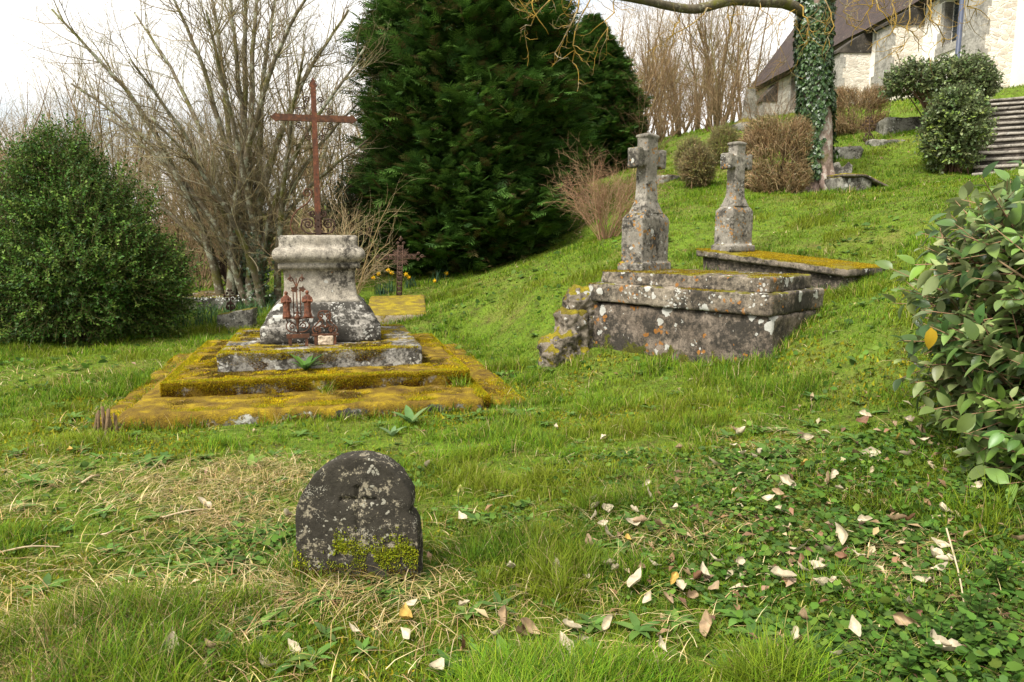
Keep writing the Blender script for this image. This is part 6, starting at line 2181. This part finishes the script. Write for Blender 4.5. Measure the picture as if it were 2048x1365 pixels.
def daffodils(px, d, flowers, label, nl=40, w=.2):
    b = at(px, d)
    root = empty('daffodil_clump', b, label, 'daffodils', 'daffodil clumps')
    r = rnd(int(px))
    mb = MB()
    x, y = b[0] + r.normal(size=nl) * w * .35, b[1] + r.normal(size=nl) * .08
    blades(mb, r, x, y, gz(x, y), .20 + .14 * r.random(nl), np.full(nl, .017), .2 + .5 * r.random(nl), r.random(nl) * 6.28, jcol(r, nl, DC, .25), 3)
    mb.build('leaves', M['herb'], root)
    for (fx, fy) in flowers:
        q = P(fx, fy, d - .1)
        mb = MB(); s0 = np.array([q[0] + .03 * r.normal(), q[1] + .05, g1(q[0], q[1])])
        tubes(mb, [(smooth_path([s0, s0 * .4 + q * .6, q + [0, .02, 0]], 6), np.full(6, .006))], 4, [(.06, .11, .04)])
        st = mb.build('stem', M['herb'], root)
        mb = MB()
        f = nrm(np.array([r.normal() * .6, -1, -.1])); u_ = nrm(np.cross(f, [0, 0, 1.])); w_ = np.cross(u_, f)
        for k in range(6):
            a = k * PI / 3 + .3
            yd = u_ * math.cos(a) + w_ * math.sin(a) + f * .15
            place(mb, leaf_tpl(.62, .05, .1, 1), q[None], yd[None], f[None], .055, [(.72, .50, .02)])
        fl = mb.build('petals', M['petal'], st)
        mb = MB(); tubes(mb, [(np.array([q, q + f * .02, q + f * .045, q + f * .055]), np.array([.014, .015, .02, .026]))], 9, [(.75, .40, .01)])
        mb.build('trumpet', M['petal'], st)


daffodils(768, 14.9, [(748, 556), (757, 548), (777, 541), (784, 546)], 'yellow daffodil clump left of the lattice iron cross', 60, .3)
daffodils(818, 15.0, [(812, 549), (817, 555)], 'two yellow daffodils just right of the lattice iron cross shaft', 26)
daffodils(869, 15.0, [(870, 562)], 'single low yellow daffodil on the grass before the huge conifer', 16)
daffodils(892, 15.3, [(893, 547)], 'lone daffodil farthest right, against the shade of the huge conifer', 16)
b = at(440, 13.9)
root = empty('snowdrop_clump', b, 'lush blue-green clump with tiny white snowdrops before the low grey slab', 'snowdrops')
r = rnd(777); mb = MB(); n = 900
x, y = b[0] + (r.random(n) - .6) * 2.2, b[1] + (r.random(n) - .55) * 2.2
k = ~excluded(x, y, .0); x, y = x[k], y[k]; n = len(x)
blades(mb, r, x, y, gz(x, y) - .01, .14 + .20 * r.random(n), np.full(n, .016), .2 + .8 * r.random(n), r.random(n) * 6.28, jcol(r, n, [(.05, .105, .035), (.07, .13, .04), (.045, .09, .045)], .25), 3)
mb.build('leaves', M['herb'], root)
mb = MB(); n = 46
x, y = b[0] + r.normal(size=n) * .32 + .05, b[1] + .15 + r.normal(size=n) * .2
p = np.stack([x, y, gz(x, y) + .27 + .06 * r.random(n)], 1)
for k in range(3):
    a = r.random(n) * 6.28
    place(mb, LEAF4, p, np.stack([np.cos(a) * .4, np.sin(a) * .4, -np.ones(n)], 1), usph(r, n), .034, (.78, .78, .74))
tag(mb.build('flowers', M['petal'], root), kind='stuff')


def weed(name, p, nl, size, wide, label, cat, seed, cols=[(.08, .16, .03), (.10, .19, .035), (.06, .125, .03)], up=.9):
    r = rnd(seed)
    root = empty(name, p, label, cat)
    a = np.arange(nl) * 2.4 + r.random()
    for i in range(nl):
        mb = MB()
        u_ = up * (.5 + .8 * r.random())
        place(mb, leaf_tpl(wide, .12, .35, 4), np.array([p]), np.array([[math.cos(a[i]), math.sin(a[i]), u_]]), np.array([[-math.cos(a[i]) * .6, -math.sin(a[i]) * .6, 1.]]), size * (.7 + .5 * r.random()), jcol(r, 1, cols, .2))
        mb.build('leaf', M['herb'], root)
    return root


p = ml(-.16, -1.10, .268); weed('dandelion_plant', p, 15, .23, .24, 'fresh green weed growing from the joint of the second step', 'weed', 801, up=1.5)
p = at(822, 6.05); weed('dock_plant', p, 8, .20, .34, 'pale green dock plant at the front edge of the mossy steps', 'weed', 802, [(.11, .19, .06), (.13, .21, .07)], 1.6)
p = at(785, 5.75); weed('dock_plant', p, 4, .14, .4, 'small pale dock seedling beside the bigger dock plant at the steps', 'weed', 803, [(.13, .21, .08)], 1.3)
p = gi(500, 935); weed('dock_plant', p, 6, .12, .36, 'light green broad-leaved weed behind the left shoulder of the small headstone', 'weed', 804, [(.13, .22, .04)], .9)
p = gi(1545, 1010 - 90); weed('dock_plant', p, 10, .16, .3, 'leafy green weed rosette in the grass left of the leaf-strewn ivy', 'weed', 805)
p = gi(905, 1340); weed('dock_plant', p, 9, .10, .34, 'dark green weed rosette at the bottom centre of the foreground', 'weed', 806, [(.05, .10, .025)])
for i, (px, py, h_, lab) in enumerate([(1955, 1262, .17, 'nettle shoot beside the bent pale twig at the lower right'), (2015, 1215, .16, 'nettle shoot at the very right edge of the foreground'), (1895, 1320, .15, 'nettle shoot at the bottom right, left of its neighbours'),
                                   (1985, 1345, .17, 'nettle shoot in the bottom right corner'), (1835, 1355, .12, 'small nettle shoot at the bottom edge below the leaning dry stem')]):
    p = gi(px, py); r = rnd(820 + i)
    root = empty('nettle_plant', p, lab, 'nettle', 'nettle shoots at the lower right')
    for q in range(3):
        b_ = p + np.array([r.normal() * .035, r.normal() * .035, -.01]); hh = h_ * (.7 + .5 * r.random())
        e = b_ + np.array([r.normal() * .02, r.normal() * .02, hh])
        mb = MB(); tubes(mb, [(np.array([b_, (b_ + e) / 2, e]), np.array([.0028, .0024, .0016]))], 5, [(.09, .12, .03)])
        st = mb.build('stem', M['herb'], root)
        mb = MB()
        for k in range(6):
            c_ = b_ + (e - b_) * (.25 + .75 * k / 5)
            a0 = k * PI / 2 + r.random() * .5
            for sg in (0, PI):
                a_ = a0 + sg
                sz_ = .062 * (1 - .085 * k) * (.8 + .4 * r.random())
                ys = np.linspace(0, 1, 9); wv = .36 * np.sin(PI * ys ** .7) ** .9 * (1 + .22 * (np.arange(9) % 2)); wv[-1] = 0
                vv = []
                for y_, w_ in zip(ys, wv): vv += [(-w_, y_, .12 * w_ * 2 - .25 * y_ * y_), (0, y_, -.25 * y_ * y_), (w_, y_, .12 * w_ * 2 - .25 * y_ * y_)]
                ff = np.array([(3 * j, 3 * j + 1, 3 * j + 4, 3 * j + 3) for j in range(8)] + [(3 * j + 1, 3 * j + 2, 3 * j + 5, 3 * j + 4) for j in range(8)])
                place(mb, (np.array(vv), ff), c_[None], np.array([[math.cos(a_), math.sin(a_), .25 + .12 * k]]), np.array([[0, 0, 1.]]), sz_, jcol(r, 1, [(.06, .13, .02), (.08, .16, .025), (.05, .11, .018)], .25))
        tag(mb.build('leaves', M['herb'], st))
# tuft growing out of the second step's front and right corner
for (a_, b_, n, lab) in [(.05, -1.52, 60, 'grass tuft rooted at the middle of the second step'), (1.30, -1.52, 80, 'grass tuft at the right end of the second step')]:
    p = ml(a_, b_, .075); r = rnd(int(a_ * 100) + 5); mb = MB()
    x, y = p[0] + r.normal(size=n) * .05, p[1] + r.normal(size=n) * .03
    blades(mb, r, x, y, np.full(n, p[2]), .12 + .16 * r.random(n), np.full(n, .006), .3 + .9 * r.random(n), r.random(n) * 6.28, jcol(r, n, GC + [GD[0]], .25), 3)
    tag(mb.build('grass_tuft', M['grass'], None, p), lab, 'grass tuft')
p = gi(917, 1012)
root = empty('cowslip', p, 'small pale yellow cowslip right of the small headstone', 'flower')
mb = MB(); tubes(mb, [(np.array([p, p + [0, 0, .06], p + [.01, 0, .11]]), np.array([.003, .003, .002]))], 5, [(.12, .18, .06)]); mb.build('stem', M['herb'], root)
mb = MB(); n = 9; r = rnd(9)
place(mb, LEAF6, np.tile(p + [.01, 0, .11], (n, 1)), usph(r, n) + [0, -.3, .1], usph(r, n), .03, (.6, .58, .2)); mb.build('petals', M['petal'], root)
# ------------------------------------------------------------------ sky, sun, camera
SUN_EL, SUN_AZ = 52, -138          # azimuth from +Y towards +X
se, sa_ = math.radians(SUN_EL), math.radians(SUN_AZ)
SV = Vector((math.sin(sa_) * math.cos(se), math.cos(sa_) * math.cos(se), math.sin(se)))
w = bpy.data.worlds.new('World'); scene.world = w; w.use_nodes = True
t = w.node_tree; t.nodes.clear()
out_ = t.nodes.new('ShaderNodeOutputWorld'); bg = t.nodes.new('ShaderNodeBackground')
sky = t.nodes.new('ShaderNodeTexSky'); sky.sky_type = 'NISHITA'; sky.sun_disc = False
sky.sun_elevation = se; sky.sun_rotation = sa_
tc = t.nodes.new('ShaderNodeTexCoord')
mp_ = t.nodes.new('ShaderNodeMapping'); mp_.inputs['Scale'].default_value = (1.6, 1.6, 4.2); mp_.inputs['Location'].default_value = (.35, .2, .1)
nz = t.nodes.new('ShaderNodeTexNoise'); nz.inputs['Scale'].default_value = 2.0; nz.inputs['Detail'].default_value = 7; nz.inputs['Roughness'].default_value = .55
cr = t.nodes.new('ShaderNodeValToRGB')
cr.color_ramp.elements[0].position = .40; cr.color_ramp.elements[0].color = (.5, .5, .5, 1)
cr.color_ramp.elements[1].position = .52; cr.color_ramp.elements[1].color = (1, 1, 1, 1)
mx = t.nodes.new('ShaderNodeMix'); mx.data_type = 'RGBA'
L = t.links.new
L(tc.outputs['Generated'], mp_.inputs['Vector']); L(mp_.outputs[0], nz.inputs['Vector']); L(nz.outputs['Fac'], cr.inputs[0])
L(cr.outputs[0], mx.inputs[0]); L(sky.outputs[0], mx.inputs[6])
mx.inputs[7].default_value = (7.6, 7.4, 7.1, 1)
L(mx.outputs[2], bg.inputs['Color']); bg.inputs['Strength'].default_value = .09
L(bg.outputs[0], out_.inputs['Surface'])
sd = bpy.data.lights.new('sun', 'SUN'); sd.energy = 3.4; sd.angle = math.radians(20); sd.color = (1, .965, .90)
so = bpy.data.objects.new('sun', sd); COL.objects.link(so)
so.rotation_euler = SV.to_track_quat('Z', 'Y').to_euler(); so.location = (-8, -8, 20)

cd = bpy.data.cameras.new('camera'); cd.lens = 26.0; cd.sensor_width = 36; cd.sensor_fit = 'HORIZONTAL'; cd.clip_start = .05; cd.clip_end = 2000
co = bpy.data.objects.new('camera', cd); COL.objects.link(co)
co.location = EYE; co.rotation_euler = (PI / 2 - TH, 0, 0)
scene.camera = co
scene.view_settings.view_transform = 'Standard'; scene.view_settings.look = 'None'
scene.view_settings.exposure = 1.2; scene.view_settings.gamma = 1
scene.render.engine = 'CYCLES'
scene.cycles.max_bounces = 6; scene.cycles.diffuse_bounces = 3; scene.cycles.glossy_bounces = 2; scene.cycles.transmission_bounces = 3
